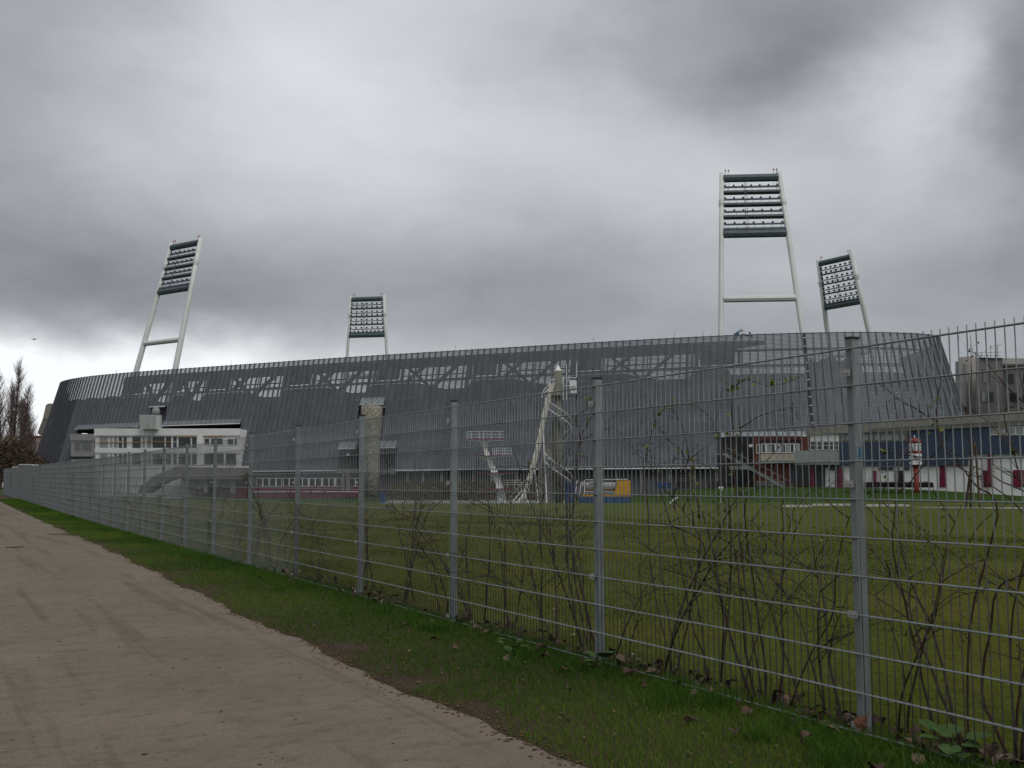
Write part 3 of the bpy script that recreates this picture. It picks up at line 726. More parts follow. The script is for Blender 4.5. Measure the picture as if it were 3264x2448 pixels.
for n_, (a, b) in enumerate(OI + [(IR0+1.5, None)]):
    # stair core between the openings, with a slit under it
    if a - prev > .8:
        gp = a-prev; strip('core_wall', DARK, prev+.2*gp, a-.15*gp, 20.35, 22.5, -1.7, -1.15)
        for ff in (.0, .1, .92): strip('core_post', DARK, prev+ff*gp, prev+(ff+.05)*gp, 19.9, 22.5, -1.7, -1.3)
    if b is None: break
    prev = b; w = b-a
    for f0, z0, f1, z1 in ((.06, 22.4, .46, 18.3), (.30, 22.4, .08, 19.9), (.80, 22.4, .46, 18.3)):
        if w < 8 and f0 == .30: continue
        mb = MB(); mb.bar(S(a+f0*w, z0, -1.35), S(a+f1*w, z1, -1.35), .35, 1.0, up=(NRM[int(a)].x, NRM[int(a)].y, 0)); mb.build('truss_diagonal', TRUSS, stadium)
    for zz in (20.75, 21.55): strip('truss_rail', TRUSS, a, b, zz, zz+.13, -1.5, -1.35)
    for ff in (.22, .5, .72):
        mb = MB(); mb.bar(S(a+ff*w, 22.4, -1.6), S(a+ff*w, 19.9, -1.6), .16, .16); mb.build('truss_hanger', TRUSS, stadium)
    if w > 9: mb = MB(); mb.bar(S(a+.96*w, 22.4, -1.35), S(a+.96*w, 18., -1.35), .3, .3); mb.build('truss_post', TRUSS, stadium)
for x0, x1 in ((2215, 2255), (2275, 2300)):
    mb = MB(); mb.bar(S(idx(x0, 22.), 22.4, -1.3), S(idx(x1, 20.), 19.8, -1.3), .3, .5); mb.build('truss_diagonal', TRUSS, stadium)
# lower edge, flashings over the openings
strip('base_trim', TRIM, idx(745, 3.3), idx(1076, 3.3), 3.12, 3.27, -.05, .14); strip('base_trim', TRIM, idx(1263, 3.3), idx(2295, 3.3), 3.12, 3.27, -.05, .14)
FLG = mat('flashing_grey', (.17, .188, .20), .55, .15, .8)
def flash(x0, y0, x1, y1, h, m_=ZINC):
    q = lambda x, y: min([k*.25 for k in range(200)], key=lambda z: abs(proj(S(idx(x, z), z))[1]-y)) if False else None
    def solve(x, y):
        z = 10.
        for _ in range(12):
            i = idx(x, z); yy = proj(S(i, z))[1]; z += (yy-y)/3310*S(i, z).y
        return idx(x, z), z
    ia, za = solve(x0, y0); ib, zb = solve(x1, y1); mb = MB(); n_ = max(1, int((ib-ia)))
    for k in range(n_):
        u0, u1 = ia + (ib-ia)*(k+.04)/n_, ia + (ib-ia)*(k+.96)/n_; z0, z1 = za + (zb-za)*k/n_, za + (zb-za)*(k+1)/n_
        mb.hexa([S(u0, z0, .45), S(u1, z1, .45), S(u1, z1, .38), S(u0, z0, .38), S(u0, z0+h, .12), S(u1, z1+h, .12), S(u1, z1+h, .05), S(u0, z0+h, .05)])
    mb.build('flashing', m_, stadium)
    mb = MB(); mb.bar(S(ia, za, .42), S(ib, zb, .42), .12, .14); mb.build('gutter', TRIM, stadium)
flash(244, 1369, 445, 1361, 1.0, FLG); flash(520, 1358, 769, 1350, 1.0, FLG); flash(479, 1298, 530, 1296, .3, FLG)
flash(1150, 1290, 1226, 1289, 1.35); flash(1080, 1431, 1135, 1430, 1.3); flash(1208, 1428, 1265, 1427, 1.3); flash(2297, 1392, 2570, 1390, .75)
# black cable duct with white clips up the right half
mb = MB(); i0, i1 = idx(2562, 24.9), idx(2590, 9.5); mb.bar(S(i0, 24.9, .2), S(i1, 9.5, .2), .36, .12, up=(NRM[int(i0)].x, NRM[int(i0)].y, 0)); cdct = mb.build('cable_duct', BLACK, stadium)
mb = MB()
for k in range(11):
    t = (k+.5)/11; mb.box(S(i0 + (i1-i0)*t, 24.9 - 15.4*t, .28), (.42, .06, .10))
tag(mb.build('clip', TRIM, cdct), kind='stuff')
# white boxes added for daylight leaking through holes near the right end
mb = MB()
for r_, z in enumerate((17.2, 15.0, 14.6, 13.0, 12.0, 11.6)):
    for k in range(11):
        i = idx(2775, z) + k*1.25*1.15
        if i < NB-4 and random.random() < .85: mb.box(S(i + (.2 if r_ % 2 else 0), z, .08), (.13, .08, .09))
tag(mb.build('light_leak_dot', TRIM, stadium), kind='stuff')
# lightning rods and a few cameras on the roof line
for px in (368, 735, 1450, 1890, 2150, 2240):
    i = idx(px, 25.); mb = MB(); mb.tube([S(i, 24.9), S(i, 26.1)], .03, 5); mb.build('lightning_rod', TRUSS, stadium)
# recessed ground storey
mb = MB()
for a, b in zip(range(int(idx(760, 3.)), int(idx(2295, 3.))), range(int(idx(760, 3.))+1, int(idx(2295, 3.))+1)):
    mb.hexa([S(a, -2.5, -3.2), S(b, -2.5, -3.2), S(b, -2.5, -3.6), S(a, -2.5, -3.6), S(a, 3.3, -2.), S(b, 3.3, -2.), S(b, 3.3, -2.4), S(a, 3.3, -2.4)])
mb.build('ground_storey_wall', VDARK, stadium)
strip('soffit', DARK, idx(745, 3.3), idx(2295, 3.3), 3.28, 3.38, -2.4, -.06)
for px in (1290, 1340, 1400, 1455, 1500, 1560, 1640, 1720, 1890, 1960, 2040, 2130, 2210, 2285):
    i = idx(px, 1.); mb = MB(); mb.bar(S(i, -2.4, -1.7), S(i, 3.27, -.6), .35, .35); mb.build('column', CONC_DK, stadium)
# concrete stand end that looks out past the left corner
def block(name, m_, poly, Y, depth, parent, dirv=(0, 1, 0)):
    mb = MB(); mb.prism([at(x, y, Y) for x, y in poly], Vector(dirv)*depth); return mb.build(name, m_, parent)
block('stand_end', CONC, [(146, 1291), (154, 1286), (190, 1286), (172, 1336), (136, 1335)], 262, 7, stadium)
block('stand_underside', CONC_DK, [(136, 1335), (172, 1336), (158, 1400), (142, 1397), (119, 1381)], 262.2, 6.8, stadium)
# small crane just showing above the roof
crane = thing('roof_crane', 'small blue and white crane peeping over the stadium roof', 'crane', at(2370, 1075, 215))
BLUEP = mat('crane_blue', (.05, .13, .24), .5, .2, 2)
mb = MB(); mb.bar(at(2345, 1080, 215), at(2352, 1058, 215), .5, .5); mb.bar(at(2362, 1080, 215), at(2364, 1052, 215), .4, .4); mb.bar(at(2398, 1078, 215), at(2388, 1058, 215), .3, .3); mb.build('mast', BLUEP, crane)
mb = MB(); mb.bar(at(2340, 1064, 215), at(2398, 1070, 215), .35, .35); mb.bar(at(2352, 1058, 215), at(2364, 1052, 215), .2, .2); mb.build('jib', BLUEP, crane)
mb = MB(); mb.bar(at(2356, 1066, 214.8), at(2372, 1055, 214.8), .5, .5); mb.bar(at(2354, 1046, 214.8), at(2369, 1049, 214.8), .15, .15); mb.build('cab', TRIM, crane)

# ------------------------------------------------------------------ floodlight masts
HT = 60.; WT, WB, SS, SC = 5.443, 8.918, .7916, .5751
def mast(label, x, y, az_, lean, face, rows_both, rtop, rbot):
    u = Vector((math.cos(az_), math.sin(az_), 0)); n = Vector((-math.sin(az_), math.cos(az_), 0)); tl = math.tan(lean)
    gx = -1.5
    def P(s, w, o=0.): return Vector((x, y, 0)) + u*((WB + (WT-WB)*s)*w) + n*(HT*s*tl + o) + Vector((0, 0, HT*s))
    root = thing('floodlight_mast', label, 'floodlight', (x, y, -2.5), 'floodlight masts round the stadium')
    for w in (-1, 1):
        mb = MB(); mb.tube([P(-.04, w), P(.5, w), P(SS-.02, w), P(1.004, w)], [rbot, (rbot+rtop)/2, rtop*1.03, rtop], 18); lg = mb.build('leg', MASTW, root, smooth=False)
        me = lg.data; me.polygons.foreach_set('use_smooth', [len(p_.vertices) == 4 for p_ in me.polygons])
        mb = MB(); mb.tube([P(.893, w), P(.907, w)], rtop*1.22, 18); mb.tube([P(.886, w), P(.889, w)], rtop*1.15, 18); mb.build('collar', MASTW, lg)
    inset = lambda s: 1 - rtop*.8/(WB + (WT-WB)*s)
    def beam(name, m_, s, h, d, o=0., bev=False):
        k = inset(s); mb = MB(); up = (n*tl + Vector((0, 0, 1))).normalized()
        mb.bar(P(s, -k, o), P(s, k, o), d, h, up=up); return mb.build(name, m_, root)
    mb = MB(); k = inset(SC); up = (n*tl + Vector((0, 0, 1))).normalized(); a, b = P(SC, -k), P(SC, k); mb.tube([a, b], .62, 8); mb.build('crossbar', MASTW, root)
    for s in (.985, SS):
        k = inset(s); mb = MB(); mb.tube([P(s, -k), P(s, k)], .78, 8); mb.build('gantry_beam', MASTG, root)
    rows = [(q_, False) for q_ in (.9536, .9105, .8674, .8243)] + [(q_, True) for q_ in (.9347, .8916, .8491, .8053)]
    lamp0 = None
    for s, wide in rows:
        br = beam('gangway' if wide else 'lamp_bar', MASTG, s, .42 if wide else .22, 1.1 if wide else .3)
        if wide:
            mb = MB(); k = inset(s)
            for t in range(7):
                q = P(s, -k + 2*k*(t+.5)/7, -.5*face); mb.bar(q, q + Vector((0, 0, 1.1)), .05, .05)
            q0, q1 = P(s, -k, -.5*face) + Vector((0, 0, 1.1)), P(s, k, -.5*face) + Vector((0, 0, 1.1)); mb.bar(q0, q1, .05, .05); mb.build('handrail', TRUSS, br)
        nl = (9 if s < .81 else 7) if (rows_both or not wide) else 0; k = inset(s)
        for t in range(nl):
            c = P(s, -k*.94 + 2*k*.94*t/(nl-1), face*.35) + Vector((0, 0, .46 if rows_both else .34)); f = Vector((n.x*face, n.y*face, -.42)).normalized(); mb = MB()
            mb.tube([c - f*.34, c - f*.18, c + f*.12, c + f*.2], [.14, .22, .28, .28] if rows_both else [.12, .19, .24, .24], 10); mb.bar(c, c - Vector((0, 0, .4)), .10, .10); mb.build('lamp', LAMPM, br)
    for w in (-.22,):      # ladder down the lamp field
        mb = MB()
        for dw in (-.035, .035): mb.bar(P(SS, w+dw, -.6*face), P(.97, w+dw, -.6*face), .06, .06)
        for t in range(26): s = SS + (.965-SS)*t/25; mb.bar(P(s, w-.035, -.6*face), P(s, w+.035, -.6*face), .05, .05)
        mb.build('ladder', TRUSS, root)
    for w in (-.82, .86):
        mb = MB(); q = P(1., w)
        for dx in (-.25, .25): mb.bar(q + u*dx - Vector((0, 0, 3.)), q + u*dx + Vector((0, 0, .55)), .05, .05)
        wl = mb.build('beacon_post', TRUSS, root); mb = MB()
        for dx in (-.3, .3): mb.lathe(q + u*dx + Vector((0, 0, .55)), [(.08, 0), (.15, .08), (.15, .28), (.06, .38)], 8)
        mb.build('warning_beacon', mat('beacon_red', (.45, .10, .08), .4, .1, 2), wl)
    return root
mast('tall white floodlight mast at the right front, nearest of the four', 44.824, 179.776, -.0751, .2549, 1, False, .46, .52)
mast('white floodlight mast leaning right above the left end of the stadium', -88.216, 239.268, -.593, .2366, 1, False, .55, .78)
mast('small distant floodlight mast facing us left of centre', -46.047, 328.584, -.1709, -.0113, -1, True, .45, .55)
mast('floodlight mast tilted left behind the right end of the stadium', 96.19, 277.404, -.9996, -.2106, -1, True, .62, .72)

# ------------------------------------------------------------------ wall-plane helper for the buildings
class Wall:
    def __init__(s, x0, Y0, x1, Y1):
        a = at(x0, 1500, Y0); b = at(x1, 1500, Y1); s.a = Vector((a.x, a.y, 0)); d = Vector((b.x-a.x, b.y-a.y, 0)).normalized(); s.d = d; s.n = Vector((d.y, -d.x, 0))
    def P(s, px, py, off=0.):
        d = ray(px, py); t = (s.a.dot(s.n) + off)/d.dot(s.n); return d*t + Vector((0, 0, EYE))
    def poly(s, name, m_, pts, o0, o1, parent):
        mb = MB(); mb.prism([s.P(x, y, 0) + s.n*o0 for x, y in pts], s.n*(o1-o0)); return mb.build(name, m_, parent)
    def rect(s, name, m_, x0, y0, x1, y1, o0, o1, parent):
        return s.poly(name, m_, [(x0, y1), (x1, y1), (x1, y0), (x0, y0)], o0, o1, parent)
    def window(s, x0, y0, x1, y1, parent, frame=TRIM, muntin=0, fw=1.6, glass=GLASS, off=0., transom=False, name='window'):
        g = s.rect(name, glass, x0, y0, x1, y1, off-.02, off+.03, parent); mb = MB()
        rs = [(x0-fw, y0-fw, x1+fw, y0), (x0-fw, y1, x1+fw, y1+fw), (x0-fw, y0, x0, y1), (x1, y0, x1+fw, y1)]
        for k in range(muntin): xm = x0 + (x1-x0)*(k+1)/(muntin+1); rs.append((xm-fw/2, y0, xm+fw/2, y1))
        if transom: ym = y0 + (y1-y0)*.45; rs.append((x0, ym-fw*.45, x1, ym+fw*.45))
        for (a, b, c, d) in rs: mb.prism([s.P(a, d) + s.n*(off+.0), s.P(c, d) + s.n*(off+.0), s.P(c, b) + s.n*(off+.0), s.P(a, b) + s.n*(off+.0)], s.n*.09)
        mb.build('frame', frame, g); return g
# ------------------------------------------------------------------ white office block set into the stadium's left end
OW = WHITE; w1 = Wall(300, 217.5, 465, 211); w2 = Wall(465, 211, 645, 206.5); w3 = Wall(645, 206.5, 772, 203.5)
office = thing('white_office_block', 'white three storey office block set into the stadium cladding', 'building', w2.P(465, 1600))
def face(w, x0, x1, inner=4.):
    w.rect('wall', OW, x0, 1369, x1, 1600, -inner, 0., office)
    n_ = max(2, int((x1-x0)/62)); 
    for k in range(n_):
        a, b = x0 + (x1-x0)*k/n_, x0 + (x1-x0)*(k+1)/n_; w.rect('parapet_panel', OW, a+.35, 1366, b-.35, 1388.5, 0.02, .35, office); w.rect('spandrel_panel', OW, a+.35, 1429.5, b-.35, 1443, 0.02, .2, office)
face(w1, 304, 465); face(w2, 465, 645); face(w3, 645, 768)
for y0, y1 in ((1392, 1428), (1446, 1481)):
    for x0, x1, mu in ((318, 346, 0), (352, 360, 0), (364, 376, 0), (379, 391, 0), (395, 406, 0), (423, 450, 0), (456, 463, 0)): w1.window(x0, y0, x1, y1, office, muntin=mu, fw=1.3, glass=GLASS if x0 % 2 else CURTAIN, off=.05, transom=(x0 == 379))
    for x0, x1, mu in ((470, 483, 0), (487, 526, 0), (530, 547, 0), (553, 565, 0), (570, 609, 0), (613, 628, 0)): w2.window(x0, y0, x1, y1, office, fw=1.3, glass=CURTAIN if x0 in (470,) else GLASS, off=.05, transom=x0 in (530, 553))
for x0, x1 in ((653, 668), (674, 689), (694, 711), (727, 745), (749, 757)): w3.window(x0, 1399, x1, 1416, office, fw=1.3, off=.05)
for x0, x1 in ((652, 682), (687, 715), (721, 754)): w3.window(x0, 1446, x1, 1481, office, fw=1.3, off=.05)
w3.rect('column', OW, 633, 1389, 650, 1484, .05, .5, office)
for w, x0, x1, y in ((w1, 306, 463, 1410), (w2, 466, 548, 1408), (w2, 570, 630, 1393), (w3, 652, 712, 1393)): w.rect('orange_trim', ORANGE, x0, y-1., x1, y+1., .16, .24, office)
wr = Wall(228, 227, 300, 219)       # recessed grey wing beside the dark corner
wing = thing('grey_office_wing', 'grey low wing between the dark stadium corner and the white block', 'building', wr.P(265, 1600))
GREYW = mat('grey_render', (.36, .36, .35), .8, .15, .6)
wr.rect('wall', GREYW, 226, 1384, 302, 1600, -6, 0., wing)
for a, b in ((240, 256), (263, 290)): wr.window(a, 1407, b, 1432, wing, frame=CURTAIN, muntin=1 if b < 260 else 3, fw=1., off=.03)
wr.rect('parapet', GREYW, 226, 1383, 302, 1404, .02, .2, wing); wr.rect('ledge', VDARK, 226, 1455, 300, 1462, .02, .12, wing)
# lift housing above the block
wb = Wall(445, 210, 486, 208); wb2 = Wall(486, 208, 520, 213)
lift = thing('lift_housing', 'pale grey box with a vent dome on the white block', 'housing', wb.P(480, 1372))
GREYP = mat('pale_panel', (.46, .48, .46), .6, .08, 1.)
wb.rect('front_panel', GREYP, 445, 1322, 486, 1368, -1.8, 0, lift); wb2.rect('side_panel', mat('side_panel', (.40, .42, .40), .6, .08, 1.), 486.5, 1323, 516, 1367, -.8, 0, lift)
mb = MB(); mb.lathe(at(497, 1322, 212), [(.85, 0), (.85, .7), (.7, 1.2), (.4, 1.5), (.05, 1.6)], 14); mb.build('vent_dome', ZINC, lift, smooth=True)
# concrete terrace and stair at the foot of the block
wt = Wall(300, 196, 780, 186)
terr = thing('concrete_terrace', 'grey concrete terrace with a curved stair below the white block', 'terrace', wt.P(560, 1610))
wt.poly('slab', CONC_DK, [(548, 1526), (752, 1528), (754, 1491), (560, 1489)], -4, 0, terr)
wt.poly('stair_stringer', CONC_DK, [(548, 1526), (560, 1489), (520, 1505), (484, 1523), (452, 1548), (440, 1572), (462, 1572), (500, 1546), (524, 1532)], -2.6, .2, terr)
wt.rect('rear_wall', WHITE, 420, 1484, 745, 1600, -6, -4.5, terr)
wt.rect('under_wall', GREYW, 570, 1528, 775, 1562, -3.2, -3, terr); wt.rect('painted_base', MAGENTA, 582, 1555, 780, 1598, -3., -2.5, terr)
for x in (567, 640, 725): wt.rect('pillar', GREYW, x, 1526, x+9, 1570, -1.6, -1., terr)
wt.rect('garage_door', GLASS, 622, 1552, 676, 1584, -2.45, -2.3, terr); wt.rect('sill', TRIM, 598, 1553, 622, 1558, -2.45, -2.2, terr); wt.rect('bench', TRIM, 530, 1584, 580, 1594, -.3, .6, terr)
# low changing rooms with the magenta wall
wc = Wall(745, 190, 1150, 181)
chg = thing('changing_rooms', 'low changing rooms with a window band over magenta walls', 'building', wc.P(950, 1610))
wc.rect('wall', DARK, 752, 1508, 1142, 1560, -2.5, 0, chg)
x = 820
while x < 1130:
    wc.window(x, 1525, x+17, 1549, chg, fw=1.4, off=.03); wc.window(x+20, 1525, x+36, 1549, chg, fw=1.4, off=.03, glass=CURTAIN if int(x) % 3 == 0 else GLASS); x += 42
wc.rect('painted_band', MAGENTA, 752, 1553, 1142, 1566, 0.02, .25, chg); wc.rect('ledge', TRIM, 815, 1566, 1142, 1568.5, .05, 1.2, chg); wc.poly('painted_wall', MAGENTA, [(830, 1568.6), (1142, 1568.6), (1142, 1582), (1020, 1590), (980, 1606), (880, 1606), (868, 1592), (830, 1586)], .05, 1.1, chg)
for x in (1098, 1112): wc.rect('pillar', CONC_DK, x, 1500, x+6, 1566, .3, .9, chg)
# aggregate stair tower
tc_ = at(1184, 1400, 186); stt = thing('stair_tower', 'round tower of rough exposed aggregate in front of the cladding', 'tower', (tc_.x, tc_.y, -2.))
r_ = 34/3310*186; zt = at(1184, 1294, 186).z; zb_ = at(1184, 1490, 186).z
mb = MB(); mb.lathe((tc_.x, tc_.y, 0), [(r_*.78, -2.), (r_*.78, zb_), (r_*.8, zt-5.2), (r_*.98, zt-3.2), (r_*1.02, zt-.1), (r_*.96, zt)], 24); mb.build('shaft', PEBBLE, stt, smooth=True)
mb = MB(); mb.lathe((tc_.x-.9, tc_.y-.5, zt), [(.35, 0), (.35, .5), (.2, .7), (.05, .75)], 12); mb.build('vent', ZINC, stt)
mb = MB(); mb.box((tc_.x-2.2, tc_.y+.4, zt-4.6), (1.4, .8, .15)); mb.build('ledge', DARK, stt)
for x0, x1 in ((1078, 1146), (1206, 1262)):
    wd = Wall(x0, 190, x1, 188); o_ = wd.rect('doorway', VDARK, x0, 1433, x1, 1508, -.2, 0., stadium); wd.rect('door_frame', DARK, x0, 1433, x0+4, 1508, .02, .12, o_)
    wd.rect('balustrade', CONC_DK, x0-4, 1494, x1+4, 1512, .3, .5, o_)
wd = Wall(1078, 190, 1146, 188); wd.rect('notice', TRIM, 1105, 1446, 1115, 1453, .05, .1, stadium)

# brown planted bank by the pool
def bank(name, pts, Y, d, h, m_, label, cat):
    mb = MB(); V_ = []; rnd = random.Random(len(label)); n_ = 40; rows = 7
    for i in range(n_+1):
        px = pts[0] + (pts[1]-pts[0])*i/n_; base = at(px, 1600, Y)
        for j in range(rows): t = j/(rows-1); V_.append((base.x + rnd.gauss(0, .15), base.y + d*t + rnd.gauss(0, .2), -1.85 + h*math.sin(min(1, t*1.15)*math.pi*.55)*(.85+.25*rnd.random())))
    F_ = [(i*rows+j, (i+1)*rows+j, (i+1)*rows+j+1, i*rows+j+1) for i in range(n_) for j in range(rows-1)]
    return tag(mesh_obj(name, V_, F_, m_, loc=(V_[0][0], V_[0][1], -1.85), smooth=True), label, cat)
bank('planted_bank', (1225, 1720), 160, 9, 2.3, mat('bank_earth', (.055, .042, .022), .95, .6, .9, bump=.8, dist=.3, col2=(.10, .078, .042)), 'brown planted bank behind the diving tower', 'bank')
BKL = tint_mat('bank_growth', (.03, .026, .012), (.13, .09, .05)); n_ = 9000; q0, q1 = at(1225, 1600, 160), at(1720, 1600, 160)
P0 = np.stack([q0.x + RNG.uniform(0, 1, n_)*(q1.x-q0.x), q0.y + RNG.uniform(-.5, 9, n_), -1.8 + RNG.uniform(0, 1, n_)*2.9], 1); D1, D2 = RNG.normal(0, .16, (n_, 3)), RNG.normal(0, .16, (n_, 3))
tag(fast_mesh('ground_cover', np.stack([P0, P0+D1, P0+D2], 1).reshape(-1, 3), np.arange(n_*3).reshape(-1, 3), BKL, attr=np.repeat(RNG.uniform(0, 1, n_), 3)), 'brown ground cover on the bank behind the diving tower', 'ground cover', kind='stuff')
POOL = mat('pool_deck', (.17, .18, .185), .7, .15, .5)
mb = MB(); a, b = at(1180, 1607, 124), at(1800, 1607, 120); mb.prism([(a.x, a.y, -1.74), (b.x, b.y, -1.74), (b.x+2, b.y+34, -1.74), (a.x-2, a.y+34, -1.74)], (0, 0, .12)); tag(mb.build('pool_deck', POOL), kind='structure')
pool = thing('pool_edge', 'pale blue pool rim below the diving tower', 'pool', at(1450, 1606, 122))
for x0, x1 in ((1240, 1310), (1315, 1400), (1404, 1480), (1484, 1560), (1565, 1650), (1655, 1740)):
    mb = MB(); a, b = at(x0, 1608, 122), at(x1, 1608, 122); mb.bar((a.x, a.y, -1.56), (b.x, b.y, -1.56), .6, .16); mb.build('rim_segment', POOLBLUE, pool)

# ------------------------------------------------------------------ diving tower
DY = 126; dt = thing('diving_tower', 'white diving tower with four cantilevered red edged platforms', 'tower', at(1590, 1612, DY))
mm = 3310/DY
mb = MB()
prof = [(1541, 1545, 1401), (1540, 1553, 1425), (1546, 1562, 1455), (1562, 1582, 1495), (1572, 1594, 1520), (1582, 1604, 1555), (1584, 1610, 1575), (1586, 1616, 1625)]
prof[0] = (1532, 1548, 1403)
for (xa, xb, y), (xc, xd, y2) in zip(prof, prof[1:]):
    p = [at(xa, y, DY), at(xb, y, DY), at(xd, y2, DY), at(xc, y2, DY)]; dv = Vector((0, .75, 0)); mb.prism([p[3], p[2], p[1], p[0]], dv)
mb.build('mast', WHITE, dt)
for n_, (x0, x1, y, hb) in enumerate(((1489, 1606, 1402, 1), (1510, 1629, 1455, 1), (1519, 1644, 1509, 0), (1546, 1635, 1560, 0))):
    cx = (prof[n_*2][0] + prof[n_*2][1])/2 if n_ < 4 else 0; mb = MB(); a, b = at(x0, y, DY-.9), at(x1, y, DY-.9)
    mb.prism([a, b, b + Vector((0, 2.4, 0)), a + Vector((0, 2.4, 0))], (0, 0, .10)); pl = mb.build('platform', WHITE, dt)
    mb = MB(); mb.bar(a + Vector((0, -.06, .06)), b + Vector((0, -.06, .06)), .1, .13); mb.build('edge', RED, pl)
    xc = {0: 1542, 1: 1556, 2: 1580, 3: 1596}[n_]; mb = MB()
    for s_ in (-1, 1):
        p0 = at(xc + s_*30, y+2, DY); p1 = at(xc + s_*7, y+3, DY); p2 = at(xc + s_*7, y+14, DY); p15 = at(xc + s_*14, y+6, DY)
        pts = [p0, p1, p2, p15]; mb.prism(pts if s_ < 0 else pts[::-1], (0, .6, 0))
    mb.build('bracket', WHITE, pl)
    if hb:
        mb = MB(); y1 = y-27
        for k in range(3):
            yy = y1 + k*9; mb.bar(at(x0 if n_ == 0 else x0+60, yy, DY-.85), at(x1, yy, DY-.85), .05, .05); mb.bar(at(x0 if n_ == 0 else x0+60, yy, DY+1.4), at(x1, yy, DY+1.4), .05, .05)
        for k in range(10):
            xx = (x0 if n_ == 0 else x0+60) + (x1-(x0 if n_ == 0 else x0+60))*k/9
            for dy_ in (-.85, 1.4): mb.bar(at(xx, y, DY+dy_), at(xx, y1, DY+dy_), .05, .05)
        mb.build('railing', TRIM, pl)
mb = MB()
for k in range(9): mb.box(at(1625+k*4.5, 1612-k*5.6, DY+.8), (.3, .9, .05))
for dy_ in (.3, 1.3): mb.bar(at(1622, 1614, DY+dy_), at(1664, 1562, DY+dy_), .08, .2); mb.bar(at(1622, 1590, DY+dy_), at(1664, 1538, DY+dy_), .05, .05)
for k in range(5): mb.bar(at(1622+k*10, 1614-k*12.5, DY+.3), at(1622+k*10, 1590-k*12.5, DY+.3), .05, .05)
mb.build('access_stair', TRIM, dt)
mb = MB()
for yy in (1531, 1538, 1545): mb.bar(at(1595, yy, DY+1), at(1680, yy-1, DY+1), .05, .05)
for xx in (1597, 1618, 1640, 1660, 1679): mb.bar(at(xx, 1560, DY+1), at(xx, 1530, DY+1), .05, .05)
mb.build('walkway_railing', TRIM, dt)

# ------------------------------------------------------------------ slide tower
SY = 119; cc = at(1780, 1400, SY); cx, cy = cc.x, cc.y; slide = thing('slide_tower', 'concrete slide tower with pointed white cap and spiral stair', 'slide', (cx, cy, -1.8))
zc = at(1780, 1183, SY).z; zt = at(1780, 1161, SY).z
mb = MB(); mb.lathe((cx, cy, 0), [(.48, -2.2), (.47, 5), (.45, zc)], 20); mb.build('column', mat('column_concrete', (.17, .17, .135), .85, .2, 1.2), slide, smooth=True)
mb = MB(); mb.lathe((cx, cy, 0), [(.40, zc+.02), (.40, zc+.06), (.02, zt)], 20); mb.build('cap', WHITE, slide)
zp = at(1780, 1262, SY).z
steps = int((zp+1.8)/.24)
TREAD = mat('tread_steel', (.27, .29, .28), .6, .15, 3); proto = None
for k in range(steps):
    z = -1.7 + k*.24; th = -k*.235 + 2.1; a0, a1 = th, th-.25; mb = MB(); r0, r1 = .5, 1.55
    p = [(cx + r0*math.cos(a0), cy + r0*math.sin(a0), z), (cx + r1*math.cos(a0), cy + r1*math.sin(a0), z), (cx + r1*math.cos(a1), cy + r1*math.sin(a1), z), (cx + r0*math.cos(a1), cy + r0*math.sin(a1), z)]
    mb.prism(p, (0, 0, .06)); mb.build('tread', TREAD, slide)
for dz in (1.0, .1):
    pts = []
    for k in range(steps*2): z = -1.7 + k*.12 + dz; th = -k*.1175 + 2.1; pts.append((cx + 1.58*math.cos(th), cy + 1.58*math.sin(th), z))
    mb = MB(); mb.tube(pts, .045 if dz > .5 else .06, 6); mb.build('handrail' if dz > .5 else 'stringer', TRIM, slide)
mb = MB(); mb.prism([(cx-1.2, cy-.9, zp), (cx+2.2, cy-.9, zp), (cx+2.2, cy+1.2, zp), (cx-1.2, cy+1.2, zp)], (0, 0, .12)); plt = mb.build('platform', CONC_DK, slide)
mb = MB()
for xx, yt in ((1806, 1160), (1838, 1158), (1795, 1204), (1838, 1204)): mb.bar(at(xx, 1275, SY-.9), at(xx, yt, SY-.9), .07, .07)
for yy in (1204, 1230): mb.bar(at(1794, yy, SY-.9), at(1838, yy, SY-.9), .07, .07)
mb.build('railing', TRIM, plt)
mb = MB(); mb.prism([at(1815, 1212, SY-1), at(1838, 1212, SY-1), at(1838, 1253, SY-1), at(1817, 1253, SY-1)], (0, .06, 0)); sg = mb.build('notice_board', TRIM, plt)
mb = MB()
for k, (xa, ya, xb, yb) in enumerate(((1820, 1232, 1823, 1244), (1826, 1228, 1828, 1244), (1832, 1230, 1834, 1244))): mb.prism([at(xa, ya, SY-1.04), at(xb, ya, SY-1.04), at(xb, yb, SY-1.04), at(xa, yb, SY-1.04)], (0, .02, 0))
mb.build('mark', mat('dark_mark', (.08, .08, .14), .6, .2, 5), sg)
CHUTE = mat('chute', (.60, .58, .52), .45, .12, 1.)
path = [(1762, 1222), (1752, 1262), (1738, 1318), (1727, 1372), (1715, 1430), (1700, 1488), (1686, 1540), (1672, 1582), (1656, 1606), (1636, 1614)]
mb = MB(); prev = None; ys = [SY-.9 - .25*k for k in range(len(path))]; rows_ = []
for (x, y), Y_ in zip(path, ys):
    c = at(x, y, Y_); w = .19; rows_.append([c + Vector((-w*1.25, -.3, .32)), c + Vector((-w, -.25, -.05)), c + Vector((w, .25, -.05)), c + Vector((w*1.25, .3, .32)), c + Vector((w*1.4, .34, .30)), c + Vector((w*1.05, .3, -.15)), c + Vector((-w*1.05, -.3, -.15)), c + Vector((-w*1.4, -.34, .30))])
for k in range(len(rows_)-1):
    q = rows_[k] + rows_[k+1]; mb.add(q, [(j, (j+1) % 8, 8+(j+1) % 8, 8+j) for j in range(8)])
mb.build('chute', CHUTE, slide, smooth=False)
mb = MB()
